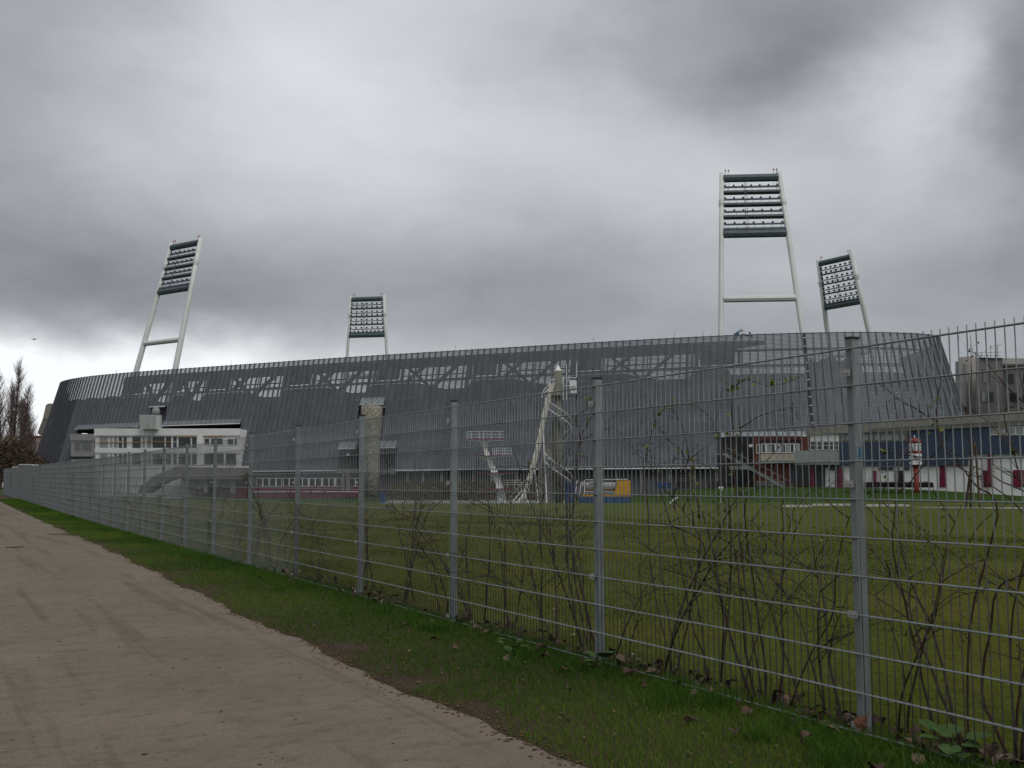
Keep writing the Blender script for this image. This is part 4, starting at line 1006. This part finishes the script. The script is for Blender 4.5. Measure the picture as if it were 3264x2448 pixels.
mb.prism([at(1760, 1340, SY+.2), at(1766, 1340, SY+.2), at(1766, 1612, SY+.2), at(1722, 1612, SY+.2), at(1712, 1520, SY+.2), at(1740, 1420, SY+.2)], (0, .3, 0)); mb.build('support_fin', CONC_DK, slide)
for k in (3, 5, 7):
    x, y = path[k]; mb = MB(); mb.bar(at(x+4, y+4, ys[k]+.1), at(x+16, 1614, ys[k]+.3), .12, .12); mb.build('strut', TRIM, slide)
mb = MB(); mb.tube([at(x, y, SY-1.4) for x, y in ((1770, 1210), (1752, 1212), (1752, 1224), (1736, 1240), (1728, 1254), (1728, 1268))], .05, 6); mb.build('guard_rail', TRIM, slide)

# ------------------------------------------------------------------ tank trailer, bins and ladders by the pool
TY = 112; YEL = mat('yellow_paint', (.55, .27, .02), .4, .1, 1.); TBLUE = mat('trailer_blue', (.025, .075, .17), .5, .2, .8, stretch=(3, 1, .3)); TANK = mat('tank_grey', (.30, .31, .31), .45, .3, 1.2)
tank = thing('tank_trailer', 'yellow and grey tank on a dark blue base beside the pool', 'tank', at(1927, 1618, TY))
def bx2(name, m_, x0, y0, x1, y1, Y, d, parent): 
    mb = MB(); mb.prism([at(x0, y1, Y), at(x1, y1, Y), at(x1, y0, Y), at(x0, y0, Y)], (0, d, 0)); return mb.build(name, m_, parent)
n_ = 7
bs = bx2('base', TBLUE, 1846, 1583, 2009, 1622, TY, 2.4, tank)
for k in range(n_+1): bx2('base_rib', TBLUE, 1847+k*22.8, 1584, 1850+k*22.8, 1621, TY-.08, .07, tank)
mb = MB(); mb.prism([at(x, y, TY+.1) for x, y in ((1858, 1582.5), (2009, 1582.5), (2009, 1531), (1972, 1531), (1966, 1552), (1958, 1566), (1956, 1574), (1858, 1574))], (0, 2.2, 0)); mb.build('body', YEL, tank)
mb = MB(); c0, c1 = at(1863, 1551, TY+1.0), at(1968, 1551, TY+1.0); rr = 13.5/3310*TY; mb.tube([c0, c0 + Vector((.15, 0, 0)), c1], [rr*.8, rr, rr], 20); mb.build('tank', TANK, tank, smooth=True)
mb = MB(); q = [at(x, y, TY+.05) for x, y in ((1863, 1574), (1863, 1533), (1866, 1529.5), (2000, 1528))]; mb.tube(q, .04, 6); mb.tube([at(1860, 1568, TY), at(1955, 1568, TY)], .035, 6); mb.build('rail', TRIM, tank)
bx2('hatch', mat('hatch_blue', (.10, .14, .22), .5, .1), 1945, 1566, 1957, 1574, TY-.02, .2, tank)
sg = bx2('notice', TRIM, 1997, 1605, 2009, 1617, TY-.1, .015, tank)
mb = MB(); mb.prism([at(x, y, TY-.12) for x, y in ((2000, 1614), (2004, 1609), (2007, 1608), (2004, 1613))], (0, .012, 0)); mb.build('mark', BLACK, sg)
BIN = mat('bin_blue', (.015, .065, .19), .45, .15, 2)
def bin_(x0, y0, x1, y1, Y, label, m_=BIN, cat='bin', grp=None):
    r = thing('container', label, cat, at((x0+x1)/2, y1, Y), grp); w = (x1-x0)*.08
    mb = MB(); d = (x1-x0)/3310*Y; mb.hexa([at(x0+w, y1, Y), at(x1-w, y1, Y), at(x1-w, y1, Y)+Vector((0, d, 0)), at(x0+w, y1, Y)+Vector((0, d, 0)), at(x0, y0, Y), at(x1, y0, Y), at(x1, y0, Y)+Vector((0, d, 0)), at(x0, y0, Y)+Vector((0, d, 0))]); mb.build('body', m_, r)
    mb = MB(); mb.prism([at(x0-1, y0, Y-.05), at(x1+1, y0, Y-.05), at(x1+1, y0, Y-.05)+Vector((0, d+.1, 0)), at(x0-1, y0, Y-.05)+Vector((0, d+.1, 0))], (0, 0, .1)); mb.build('lid', m_, r)
bin_(1803, 1536, 1831, 1618, 118.5, 'tall dark blue container left of the yellow tank')
bin_(2094, 1541, 2112, 1556, 150, 'blue bin, leftmost of three under the stadium', grp='blue bins'); bin_(2114, 1541, 2128, 1556, 150, 'blue bin in the middle of three under the stadium', grp='blue bins'); bin_(2130, 1541, 2143, 1556, 150, 'blue bin, rightmost of three under the stadium', grp='blue bins')
bin_(1210, 1576, 1228, 1608, 140, 'blue container standing alone below the round stair tower')
DKP = mat('dark_planter', (.03, .026, .024), .7, .3, 2)
bin_(2262, 1538, 2292, 1556, 152, 'dark bin beside the outside stair', DKP); bin_(2165, 1536, 2200, 1556, 152, 'dark container right of the blue bins', DKP)
for x0, col, lb in ((1832, YEL, 'yellow and white pool ladder frame left of the tank'), (1846, TRIM, 'white pool ladder frame touching the tank')):
    r = thing('pool_ladder', lb, 'ladder', at(x0+6, 1600, 114)); mb = MB()
    for dy_ in (0, .6): mb.tube([at(x0-4, 1604, 114+dy_), at(x0+4, 1560, 114+dy_), at(x0+6, 1535, 114+dy_), at(x0+10, 1532, 114+dy_), at(x0+12, 1538, 114+dy_), at(x0+12, 1548, 114+dy_)], .05, 6)
    mb.build('rail', TRIM, r); mb = MB()
    for k in range(5): mb.bar(at(x0-2+k*1.6, 1598-k*10, 114), at(x0-2+k*1.6, 1598-k*10, 114.6), .12, .06)
    mb.build('rung', col, r)

# ------------------------------------------------------------------ brick wing and outside stair
bw = Wall(2290, 160, 2580, 153)
brick = thing('brick_wing', 'red brick wing with a white window band under the cladding', 'building', bw.P(2440, 1556))
bw.rect('rear_wall', VDARK, 2284, 1388, 2410, 1560, -4.5, -3.8, brick); bw.rect('wall', BRICK, 2404, 1394, 2582, 1560, -4, 0, brick); bw.rect('lintel', VDARK, 2422, 1401, 2556, 1408, .02, .15, brick)
bw.rect('spandrel', mat('beige_panel', (.42, .38, .29), .8, .1, .8), 2425, 1447, 2545, 1468, .02, .15, brick); bw.rect('ledge', CONC_DK, 2420, 1468.5, 2545, 1477, .02, .9, brick)
bw.window(2413, 1418, 2422, 1444, brick, fw=1.6, off=.04)
for k, (a, b) in enumerate(((2430, 2440), (2445, 2456), (2460, 2470), (2474, 2484), (2491, 2503), (2506, 2514), (2521, 2530), (2535, 2546))): bw.window(a, 1416, b, 1442, brick, fw=2.2, off=.04, glass=CURTAIN if k % 2 else GLASS)
bw.rect('pillar', DARK, 2290, 1394, 2299, 1560, -.5, .1, brick); bw.rect('notice', TRIM, 2363, 1414, 2376, 1423, -3.75, -3.7, brick); bw.rect('plinth', CONC_DK, 2412, 1533, 2500, 1550, .02, .3, brick); bw.rect('basement_wall', DARK, 2520, 1478, 2582, 1551, .02, .12, brick)
stair = thing('outside_stair', 'grey steel outside stair against the brick wing', 'stair', bw.P(2440, 1556))
for o_ in (1.2, 2.6):
    bw.poly('stringer', ZINC, [(2318, 1448), (2326, 1448), (2528, 1556), (2514, 1556)], o_, o_+.06, stair); 
    mb = MB(); mb.bar(bw.P(2318, 1428, o_), bw.P(2522, 1536, o_), .06, .06)
    for k in range(11): t = k/10; mb.bar(bw.P(2320+204*t, 1450+106*t, o_), bw.P(2320+204*t, 1429+107*t, o_), .05, .05)
    mb.build('railing', ZINC, stair)
for k in range(22):
    t = (k+.5)/22; mb = MB(); mb.bar(bw.P(2322+200*t, 1450+105*t, 1.26), bw.P(2322+200*t, 1450+105*t, 2.58), .3, .05); mb.build('tread', ZINC, stair)
bw.rect('landing', ZINC, 2292, 1446, 2320, 1450, .2, 2.7, stair); bw.rect('landing', ZINC, 2346, 1486, 2404, 1497, -.5, 2.7, stair)

# ------------------------------------------------------------------ bath building on the right: blue over white
pw = Wall(2575, 150, 3290, 131)
bath = thing('bath_building', 'long bath building, blue cladding over a white ground storey', 'building', pw.P(2900, 1556))
pw.poly('wall', WHITE, [(2582, 1590), (3400, 1590), (3400, 1340), (2582, 1390)], -9, -.3, bath)
n_ = 8; tops = lambda x: 1357 - (x-2690)*.0825; bots = lambda x: 1382 - (x-2690)*.0465
for k in range(n_):
    a, b = 2568 + k*103, 2568 + (k+1)*103; a2, b2 = max(a, 2570)+.4, b-.4; pw.poly('parapet_panel', CONC, [(a2, bots(a2)), (b2, bots(b2)), (b2, tops(b2)), (a2, tops(a2))], -.25, .35, bath)
mb = MB(); mb.bar(pw.P(2770, 1366, .5), pw.P(3300, 1336, .5), .12, .12); mb.build('conduit', ZINC, bath)
x = 2676.; k = 0          # blue boards
while x < 3390:
    x2 = x + 7.6; yb = 1484.5 if x < 3084 else 1448; yt = bots(x)+.5
    if 2676 <= x < 2890: yt = 1409.5 - (x-2676)*.012
    def bd(y0, y1): mb = MB(); mb.prism([pw.P(x+.35, y1), pw.P(x2-.35, y1), pw.P(x2-.35, y0), pw.P(x+.35, y0)], pw.n*(.09 + .03*(k % 2))); mb.build('blue_board', BLUE, bath)
    if 3150 < x < 3390: bd(yt, 1358.); bd(1389., yb)
    else: bd(yt, yb)
    x = x2; k += 1
pw.rect('window_surround', CONC, 2672, 1379, 2892, 1409, -.25, .02, bath)
for a, b in ((2681, 2694), (2697, 2711), (2752, 2768), (2771, 2783), (2789, 2805), (2808, 2824), (2828, 2846), (2849, 2866), (2874, 2886)): pw.window(a, 1385, b, 1403, bath, frame=CONC_DK, fw=1., off=.05, glass=CURTAIN)
for a, b in ((3158, 3202), (3212, 3236), (3240, 3262), (3266, 3300)): pw.window(a, 1360, b, 1385, bath, fw=1.8, off=.1, glass=CURTAIN)
lamp_o = pw.rect('indoor_lamp', mat('lamp_tube', (.8, .78, .6), .4, .02), 3214, 1361.5, 3234, 1364, .14, .16, bath)
pw.rect('white_panel', WHITE, 2583, 1387, 2675, 1406, -.28, .1, bath)
for a, b in ((2585, 2604), (2607, 2622), (2626, 2642), (2646, 2656), (2659, 2673)): pw.window(a, 1409, b, 1433, bath, fw=1.6, off=.02, transom=True)
pw.rect('balcony_panel', mat('frosted_panel', (.30, .34, .31), .35, .12, 1.), 2541, 1437, 2675, 1476, .9, 1.0, bath); pw.rect('balcony_slab', CONC_DK, 2541, 1476.5, 2677, 1482, -.28, 1.0, bath)
pw.rect('underside', BLUE, 2584, 1482.5, 2677, 1489, -.25, .1, bath)
def door(x0, y0, x1, y1, m_=RED, nm='door'):
    d_ = pw.rect(nm, m_, x0, y0, x1, y1, -.28, -.2, bath); pw.rect('handle', ZINC, x1-3.2, (y0+y1)/2+2, x1-2, (y0+y1)/2+4, -.19, -.12, d_); return d_
for a, b, t in ((3127, 3152, 1499), (3227, 3262, 1498), (2993, 3014, 1484), (2660, 2684, 1500)): door(a, t, b, 1553)
pw.rect('passage', VDARK, 2862, 1500, 2878, 1551, -.28, -.2, bath); pw.rect('passage_wall', GREYW, 2848, 1500, 2861, 1551, -.28, -.22, bath)
for x0, x1, y0 in ((3150, 3163, 1449), (2588, 2598, 1490), (2675, 2684, 1490), (2784, 2793, 1500)): pw.rect('pillar', MAGENTA, x0, y0, x1, 1553, -.1, .35, bath)
pw.rect('dark_bay', DARK, 2598, 1490, 2628, 1553, -.28, -.18, bath)
for a, b in ((2640, 2672), (2798, 2845), (2880, 2896)): pw.window(a, 1489, b, 1499, bath, frame=GREYW, fw=.8, off=-.27)
pw.rect('meter_box', mat('box_magenta', (.10, .02, .06), .6, .2), 2700, 1536, 2716, 1553, -.1, .3, bath)

# red and white information column
IY = 133; ic = at(2922, 1565, IY); info = thing('information_column', 'red column with white panels and a red domed top on the lawn', 'sign', ic); k = IY/3310
mb = MB(); mb.lathe((ic.x, ic.y, ic.z), [(.28, -.2), (.30, .2), (.34, 80*k)], 16); mb.build('pole', SIGNRED, info, smooth=True)
z = lambda y: at(2922, y, IY).z
def octa(name, y0, y1, r, m_): 
    mb = MB(); mb.lathe((ic.x, ic.y, 0), [(r, z(y1)), (r, z(y0))], 8); return mb.build(name, m_, info)
octa('lower_panel', 1446, 1481, 20*k, TRIM); octa('ring', 1437.6, 1445.8, 20.5*k, SIGNRED); up_ = octa('upper_panel', 1412.4, 1437.4, 20*k, TRIM); octa('base_ring', 1481.2, 1485.5, 16*k, SIGNRED)
mb = MB(); r = 21*k; mb.lathe((ic.x, ic.y, 0), [(r, z(1412.2)), (r*1.02, z(1408)), (r*.9, z(1402)), (r*.6, z(1397.5)), (r*.2, z(1396)), (.03, z(1395.8))], 16); mb.build('dome', SIGNRED, info, smooth=True)
mb = MB(); mb.tube([(ic.x, ic.y, z(1396)), (ic.x, ic.y, z(1389))], .06, 6); mb.lathe((ic.x, ic.y, z(1391)), [(.03, -.1), (.13, 0), (.03, .13)], 8); mb.build('finial', TRIM, info)
INK = mat('ink', (.02, .02, .02), .6, .1)
for px in (2911, 2922, 2933):
    mb = MB(); mb.bar(at(px-5.3, 1412, IY-20.6*k), at(px-5.3, 1438, IY-20.6*k), .06, .04); mb.build('panel_divider', SIGNRED, up_)
rnd = random.Random(4); mb = MB()
for px in (2905.5, 2916, 2927, 2937):        # the black characters of the drum, too small to read in the photograph
    off = 19.6*k if abs(px-2922) < 9 else 15.8*k
    for (dx0, dy0, dx1, dy1) in ((-2.4, 1416, 1.8, 1417.6), (-2.4, 1417.6, -1., 1421), (-2.4, 1421, 1.8, 1422.6), (.6, 1422.6, 1.8, 1427), (-2.4, 1427, 1.8, 1428.6), (-1.6, 1430.5, 1.2, 1434)):
        mb.prism([at(px+dx0, dy1, IY-off-.03), at(px+dx1, dy1, IY-off-.03), at(px+dx1, dy0, IY-off-.03), at(px+dx0, dy0, IY-off-.03)], (0, .03, 0))
mb.build('lettering', INK, up_)
mb = MB()
for q in (((2913, 1461), (2919, 1461), (2919, 1453), (2916, 1451)), ((2925, 1461), (2933, 1452), (2935, 1455), (2929, 1463))): mb.prism([at(x, y, IY-19.7*k-.03) for x, y in q], (0, .03, 0))
mb.build('pictogram', SIGNRED, info)

# clipped hedges in front
HDG = tint_mat('hedge_leaf', (.018, .014, .012), (.05, .035, .028))
for x0, x1, lb in ((2702, 2738, 'dark clipped hedge just right of the nearest post'), (2762, 2895, 'long dark clipped hedge left of the red column'), (2898, 2978, 'dark clipped hedge right of the red column')):
    a, b = at(x0, 1554, 136), at(x1, 1554, 136); r = thing('hedge', lb, 'hedge', a, 'clipped hedges'); w = b.x-a.x; h = 17/3310*136
    mb = MB(); mb.box(((a.x+b.x)/2, a.y+.6, a.z+h*.45), (w*.97, 1.0, h*.9)); mb.build('branches', mat('hedge_core', (.012, .01, .009), .9, .3, 5), r)
    n_ = int(w*420); P0 = np.stack([a.x + RNG.uniform(0, 1, n_)*w, a.y + RNG.uniform(0, 1.2, n_), a.z + h*RNG.uniform(0, 1.05, n_)], 1); s_ = .07
    D1, D2 = RNG.normal(0, s_, (n_, 3)), RNG.normal(0, s_, (n_, 3)); Vv = np.stack([P0, P0+D1, P0+D2], 1).reshape(-1, 3)
    tag(fast_mesh('foliage', Vv, np.arange(n_*3).reshape(-1, 3), HDG, parent=r, attr=np.repeat(RNG.uniform(0, 1, n_), 3)), kind='stuff')

# kerbs, paving strip, small posts on the lawn
KERB = mat('kerb_stone', (.48, .48, .45), .8, .12, 2)
for x0, x1, y, lb in ((2494, 2586, 1613, 'short white kerb left of the nearest post, farther left one'), (2590, 2712, 1609, 'white kerb stretch ending at the nearest post'), (2754, 2899, 1611, 'white kerb stretch right of the nearest post')):
    a, b = onz(x0, y+3, 0.), onz(x1, y+3, 0.); mb = MB(); n_ = 6
    kr = thing('kerb', lb, 'kerb', a, 'white kerbs on the lawn')
    for k in range(n_):
        p, q = a.lerp(b, (k+.02)/n_), a.lerp(b, (k+.98)/n_); mb = MB(); mb.bar(p + Vector((0, 0, .03)), q + Vector((0, 0, .03)), .3, .13); mb.build('kerb_stone', KERB, kr)
mb = MB(); a, b = onz(2903, 1617, 0.), onz(3300, 1619, 0.); mb.prism([(a.x, a.y, .004), (b.x, b.y, .004), (b.x+.3, b.y-2.6, .004), (a.x+.2, a.y-1.0, .004)][::-1], (0, 0, .012)); tag(mb.build('paved_strip', mat('paving', (.30, .29, .26), .85, .15, 1.5)), kind='structure')
def tap(x, y0, y1, Y, lb, head=14):
    p = at(x, y1, Y); r = thing('shower_post', lb, 'post', p); mb = MB(); mb.tube([at(x, y1+4, Y), at(x, y0+6, Y)], .035, 8); mb.build('post', TRIM, r); mb = MB(); mb.bar(at(x-head*.5, y0+2, Y), at(x+head*.5, y0+2, Y), .1, .11); mb.tube([at(x+1, y0+8, Y), at(x+3, y0+11, Y)], .06, 8); mb.build('head', TRIM, r)
tap(2298, 1552, 1612, 66, 'thin white T shaped shower post on the lawn')
for pts, lb in ((((2135, 1613), (2138, 1600), (2146, 1594), (2160, 1586)), 'white bent handrail lying low on the lawn'), (((2355, 1614), (2358, 1611), (2366, 1612)), 'small white pipe end on the lawn')):
    r = MB(); r.tube([at(x, y, 60) for x, y in pts], .05, 8); tag(r.build('pool_rail', TRIM, loc=at(*pts[0], 60)), lb, 'rail')

# young staked tree on the lawn
STY = 47; st_ = onz(3094, 1620, 0.); tree = thing('staked_tree', 'young bare tree tied between leaning wooden stakes', 'tree', st_); STY = st_.y
for (xt, yt, xb, yb, dy_) in ((3105, 1411, 3075, 1619, -.4), (3108, 1409, 3124, 1620, -.2), (3094, 1450, 3094, 1620, .5)):
    mb = MB(); b = onz(xb, yb, 0.); t = at(xt, yt, STY+dy_); mb.tube([b - Vector((0, 0, .2)), t], [.06, .05], 8); mb.build('stake', WOOD, tree)
mb = MB(); mb.bar(at(3098, 1420, STY-.3), at(3112, 1420, STY-.3), .1, .09); mb.build('crosspiece', WOOD, tree)
rnd = random.Random(9); mb = MB(); tp = [at(3094, 1622, STY), at(3095, 1480, STY), at(3093, 1330, STY), at(3096, 1200, STY), at(3094, 1062, STY)]; mb.tube(tp, [.045, .04, .03, .02, .006], 7); mb.build('trunk', BARK, tree); mb = MB()
for k in range(26):
    t = rnd.uniform(.35, .97); j = min(3, int(t*4)); p = tp[j].lerp(tp[j+1], t*4-j); tw = wander(p, (rnd.gauss(0, .6), rnd.gauss(0, .6), 1), rnd.uniform(.4, 1.2)*(1.2-t), 5, .1, 0, rnd); mb.tube(tw, [.012, .010, .008, .006, .004, .002], 4, cap=False)
mb.build('crown', BARK, tree)
mb = MB()

# ------------------------------------------------------------------ flats behind on the right
aw = Wall(3030, 205, 3300, 178)
flat_ = thing('apartment_block', 'grey concrete apartment block with a round stair tower and rooftop aerials', 'building', aw.P(3150, 1556)); CG = mat('grey_cement', (.33, .32, .295), .85, .18, .5)
aw.rect('wall', CG, 3030, 1152, 3072, 1556, -8, -1, flat_); aw.poly('wall', CG, [(3110, 1556), (3196, 1556), (3196, 1142), (3110, 1140)], -8, 0, flat_); aw.rect('wall', CG, 3196, 1164, 3340, 1556, -8, -.6, flat_)
aw.rect('roof_edge', CONC_DK, 3194, 1160, 3340, 1166, -.7, .1, flat_)
tcx = aw.P(3094, 1300, -1.2); mb = MB(); mb.lathe((tcx.x, tcx.y, 0), [(1.65, -1), (1.65, at(3094, 1139, tcx.y).z)], 20); mb.build('stair_shaft', mat('shaft_grey', (.30, .285, .255), .85, .12, .7), flat_, smooth=True)
aw.rect('shaft_window', CURTAIN, 3079, 1160, 3090, 1300, .62, .7, flat_)
for a, b, c, d in ((3134, 1178, 3153, 1219), (3129, 1250, 3147, 1280), (3150, 1250, 3166, 1280)): aw.window(a, b, c, d, flat_, frame=CONC_DK, fw=1., off=.03)
for a, b, c, d in ((3206, 1192, 3221, 1222), (3211, 1252, 3232, 1280), (3253, 1192, 3270, 1222), (3252, 1254, 3272, 1280)): aw.window(a, b, c, d, flat_, frame=CONC_DK, fw=1., off=-.57)
aw.rect('red_box', BRICK, 3049, 1297, 3088, 1330, .6, 2.2, flat_)
aw.rect('drain', DARK, 3066, 1150, 3072, 1320, -.9, -.6, flat_)
mb = MB()
for a, b, c, d in ((3140, 1118, 3150, 1140), (3172, 1140, 3172, 1098), (3180, 1140, 3180, 1100), (3158, 1140, 3158, 1100), (3096, 1134, 3190, 1132), (3096, 1126, 3192, 1122), (3155, 1104, 3163, 1104), (3152, 1110, 3166, 1110), (3168, 1101, 3192, 1100), (3128, 1140, 3128, 1122), (3110, 1140, 3110, 1122)): mb.bar(aw.P(a, b, -2), aw.P(c, d, -2), .07, .07)
mb.build('aerial', TRUSS, flat_)
mb = MB(); mb.bar(aw.P(3124, 1142, .1), aw.P(3192, 1143, .1), .5, .25); mb.build('roof_coping', DARK, flat_)

# ------------------------------------------------------------------ far left: poplars, bushes, a house
PBARK = mat('poplar_bark', (.075, .055, .045), .9, .3, 3); PTW = mat('poplar_twig', (.13, .092, .086), .9, .3, 3)
def poplar(px, ytop, Y, spread, label, seed, dens=1.):
    rnd = random.Random(seed); b = at(px, 1500, Y); gz_ = gxy(b.x, b.y); top = at(px, ytop, Y).z; H_ = top-gz_
    r = thing('poplar_tree', label, 'tree', (b.x, b.y, gz_), 'bare poplars at the left edge'); mb = MB(); pts = wander((b.x, b.y, gz_-.2), (0, 0, 1), H_*.98, 16, .02, 0, rnd); mb.tube(pts, [.26*(1-j/16.5)+.02 for j in range(17)], 7); mb.build('trunk', PBARK, r); mb = MB()
    for k in range(int(150*dens)):
        t = rnd.uniform(.06, .96); j = min(15, int(t*16)); p = pts[j]; L_ = (1.05-t)**.8*spread*rnd.uniform(.6, 1.3)*2.2 + .6; th = rnd.uniform(0, 6.28); el_ = rnd.uniform(1.4, 3.2)
        br = wander(p, (math.cos(th), math.sin(th), el_), L_, 6, .09, -.12, rnd); mb.tube(br, [.05*(1-.8*q/6)*(1.1-t)+.008 for q in range(7)], 4, cap=False)
        for q in br[1:]:
            for _ in range(2): tw = wander(q, (rnd.gauss(0, .5), rnd.gauss(0, .5), 1.2), rnd.uniform(.5, 1.5), 3, .15, 0, rnd); mb.tube(tw, [.014, .012, .009, .006], 3, cap=False)
    mb.build('crown', PTW, r)
poplar(41, 1140, 168, 1.9, 'tallest bare poplar left of the stadium', 1); poplar(-4, 1172, 166, 2.2, 'bare poplar cut by the left picture edge', 2); poplar(20, 1208, 172, 2., 'bare poplar between the tallest and the left edge', 3)
poplar(62, 1226, 176, 2.1, 'bare poplar immediately right of the tallest one', 4); poplar(77, 1262, 180, 2.3, 'shorter bare poplar, second from the stadium side', 5); poplar(92, 1322, 184, 2.4, 'lowest bare poplar nearest the stadium corner', 6)
BUSH = tint_mat('bush_leaf', (.035, .026, .018), (.14, .10, .065))
def bush(px, Y, w, h, lb, seed):
    rnd = random.Random(seed); rg = np.random.default_rng(seed); b = at(px, 1540, Y); g = gxy(b.x, b.y); r = thing('bare_bush', lb, 'bush', (b.x, b.y, g), 'bushes below the poplars'); mb = MB()
    for k in range(26):
        tw = wander((b.x + rnd.gauss(0, w*.22), b.y + rnd.gauss(0, .6), g), (rnd.gauss(0, .35), rnd.gauss(0, .3), 1), h*rnd.uniform(.6, 1.05), 7, .1, 0, rnd); mb.tube(tw, [.05*(1-q/8) + .008 for q in range(8)], 4, cap=False)
    mb.build('stems', PBARK, r); n_ = 5200; u_ = rg.normal(0, 1, (n_, 3)); u_ /= np.linalg.norm(u_, axis=1)[:, None]; u_ *= rg.uniform(.25, 1, (n_, 1))**.5
    P0 = np.array([b.x, b.y, g + h*.45]) + u_*np.array([w/2, 2.2, h*.5]) + rg.normal(0, .25, (n_, 3)); D1, D2 = rg.normal(0, .16, (n_, 3)), rg.normal(0, .16, (n_, 3))
    tag(fast_mesh('foliage', np.stack([P0, P0+D1, P0+D2], 1).reshape(-1, 3), np.arange(n_*3).reshape(-1, 3), BUSH, parent=r, attr=np.repeat(rg.uniform(0, 1, n_), 3)), kind='stuff')
for k, (px, Y, w, h, lb) in enumerate(((-8, 150, 6, 7.5, 'tall brown bush at the left picture edge'), (20, 152, 6, 8., 'dark brown bush under the tallest poplar'), (48, 156, 6, 8.5, 'dark bush right of the tallest poplar trunk'), (75, 160, 6, 6.5, 'brown bush in front of the far house'), (100, 164, 6, 5.6, 'low bush beside the dark stadium corner'), (128, 170, 5, 4.6, 'lowest bush touching the stadium corner'))): bush(px, Y, w, h, lb, 40+k)
hw = Wall(70, 262, 145, 258); house = thing('distant_house', 'distant pinkish house with a red roof behind the bushes', 'house', hw.P(105, 1540)); hw.rect('wall', mat('house_wall', (.42, .36, .34), .8, .2, .6), 84, 1398, 142, 1540, -7, 0, house)
hw.poly('roof', mat('roof_tile', (.14, .05, .04), .85, .25, 2), [(70, 1399), (112, 1399), (108, 1388), (76, 1388)], -8, .6, house)
for a, b in ((95, 1408), (112, 1405), (124, 1412), (134, 1412)): hw.window(a, b, a+5, b+8, house, frame=GREYW, fw=.7, off=.03)
for px, lb in ((71, 'white van roof showing over the far fence'), (91, 'pale car roof showing over the far fence')):
    c = at(px, 1490, 140); g = gxy(c.x, c.y); r = thing('parked_car', lb, 'car', (c.x, c.y, g)); zt_ = at(px, 1487 if px < 80 else 1480, 140).z; PW = mat('car_paint', (.6, .6, .6), .3, .05)
    mb = MB(); L_ = 2.2; pr = [(-L_, .35), (-L_, .95), (-1.5, 1.05), (-.9, zt_-g), (.9, zt_-g), (1.5, 1.05), (L_, .9), (L_, .35)]; mb.prism([(c.x+x, c.y-.85, g+z_) for x, z_ in pr], (0, 1.7, 0)); mb.build('body', PW, r)
    mb = MB(); mb.prism([(c.x+x, c.y-.87, g+z_) for x, z_ in ((-1.35, 1.08), (-.85, zt_-g-.12), (.85, zt_-g-.12), (1.35, 1.08))], (0, 1.74, 0)); mb.build('window', GLASS, r)
    for x in (-1.35, 1.35):
        for dy_ in (-.82, .72): mb = MB(); mb.tube([(c.x+x, c.y+dy_, g+.33), (c.x+x, c.y+dy_+.12, g+.33)], .33, 14); mb.build('wheel', BLACK, r)

# ------------------------------------------------------------------ birds
def bird(px, py, Y, s, lb):
    c = at(px, py, Y); r = MB(); r.tube([c + Vector((-.22*s, 0, 0)), c + Vector((-.1*s, 0, .01)), c + Vector((.1*s, 0, .01)), c + Vector((.2*s, 0, .02)), c + Vector((.26*s, 0, .02))], [.012*s, .05*s, .06*s, .035*s, .008*s], 8)
    for k in (-1, 1): r.add([c + Vector((.12*s, k*.04*s, .02)), c + Vector((.10*s, k*.38*s, .14*s)), c + Vector((-.06*s, k*.8*s, .06*s)), c + Vector((-.02*s, k*.4*s, .10*s)), c + Vector((-.1*s, k*.04*s, .02))], [(0, 1, 3, 4), (1, 2, 3)])
    o = r.build('flying_bird', mat('bird_dark', (.02, .02, .02), .8, .1), loc=c); tag(o, lb, 'bird'); o.rotation_euler = (0, 0, math.radians(70)); return o
bird(108, 1082, 60, .55, 'dark bird gliding above the poplars at far left'); bird(655, 1019, 90, .35, 'tiny dark bird beside the left floodlight mast')
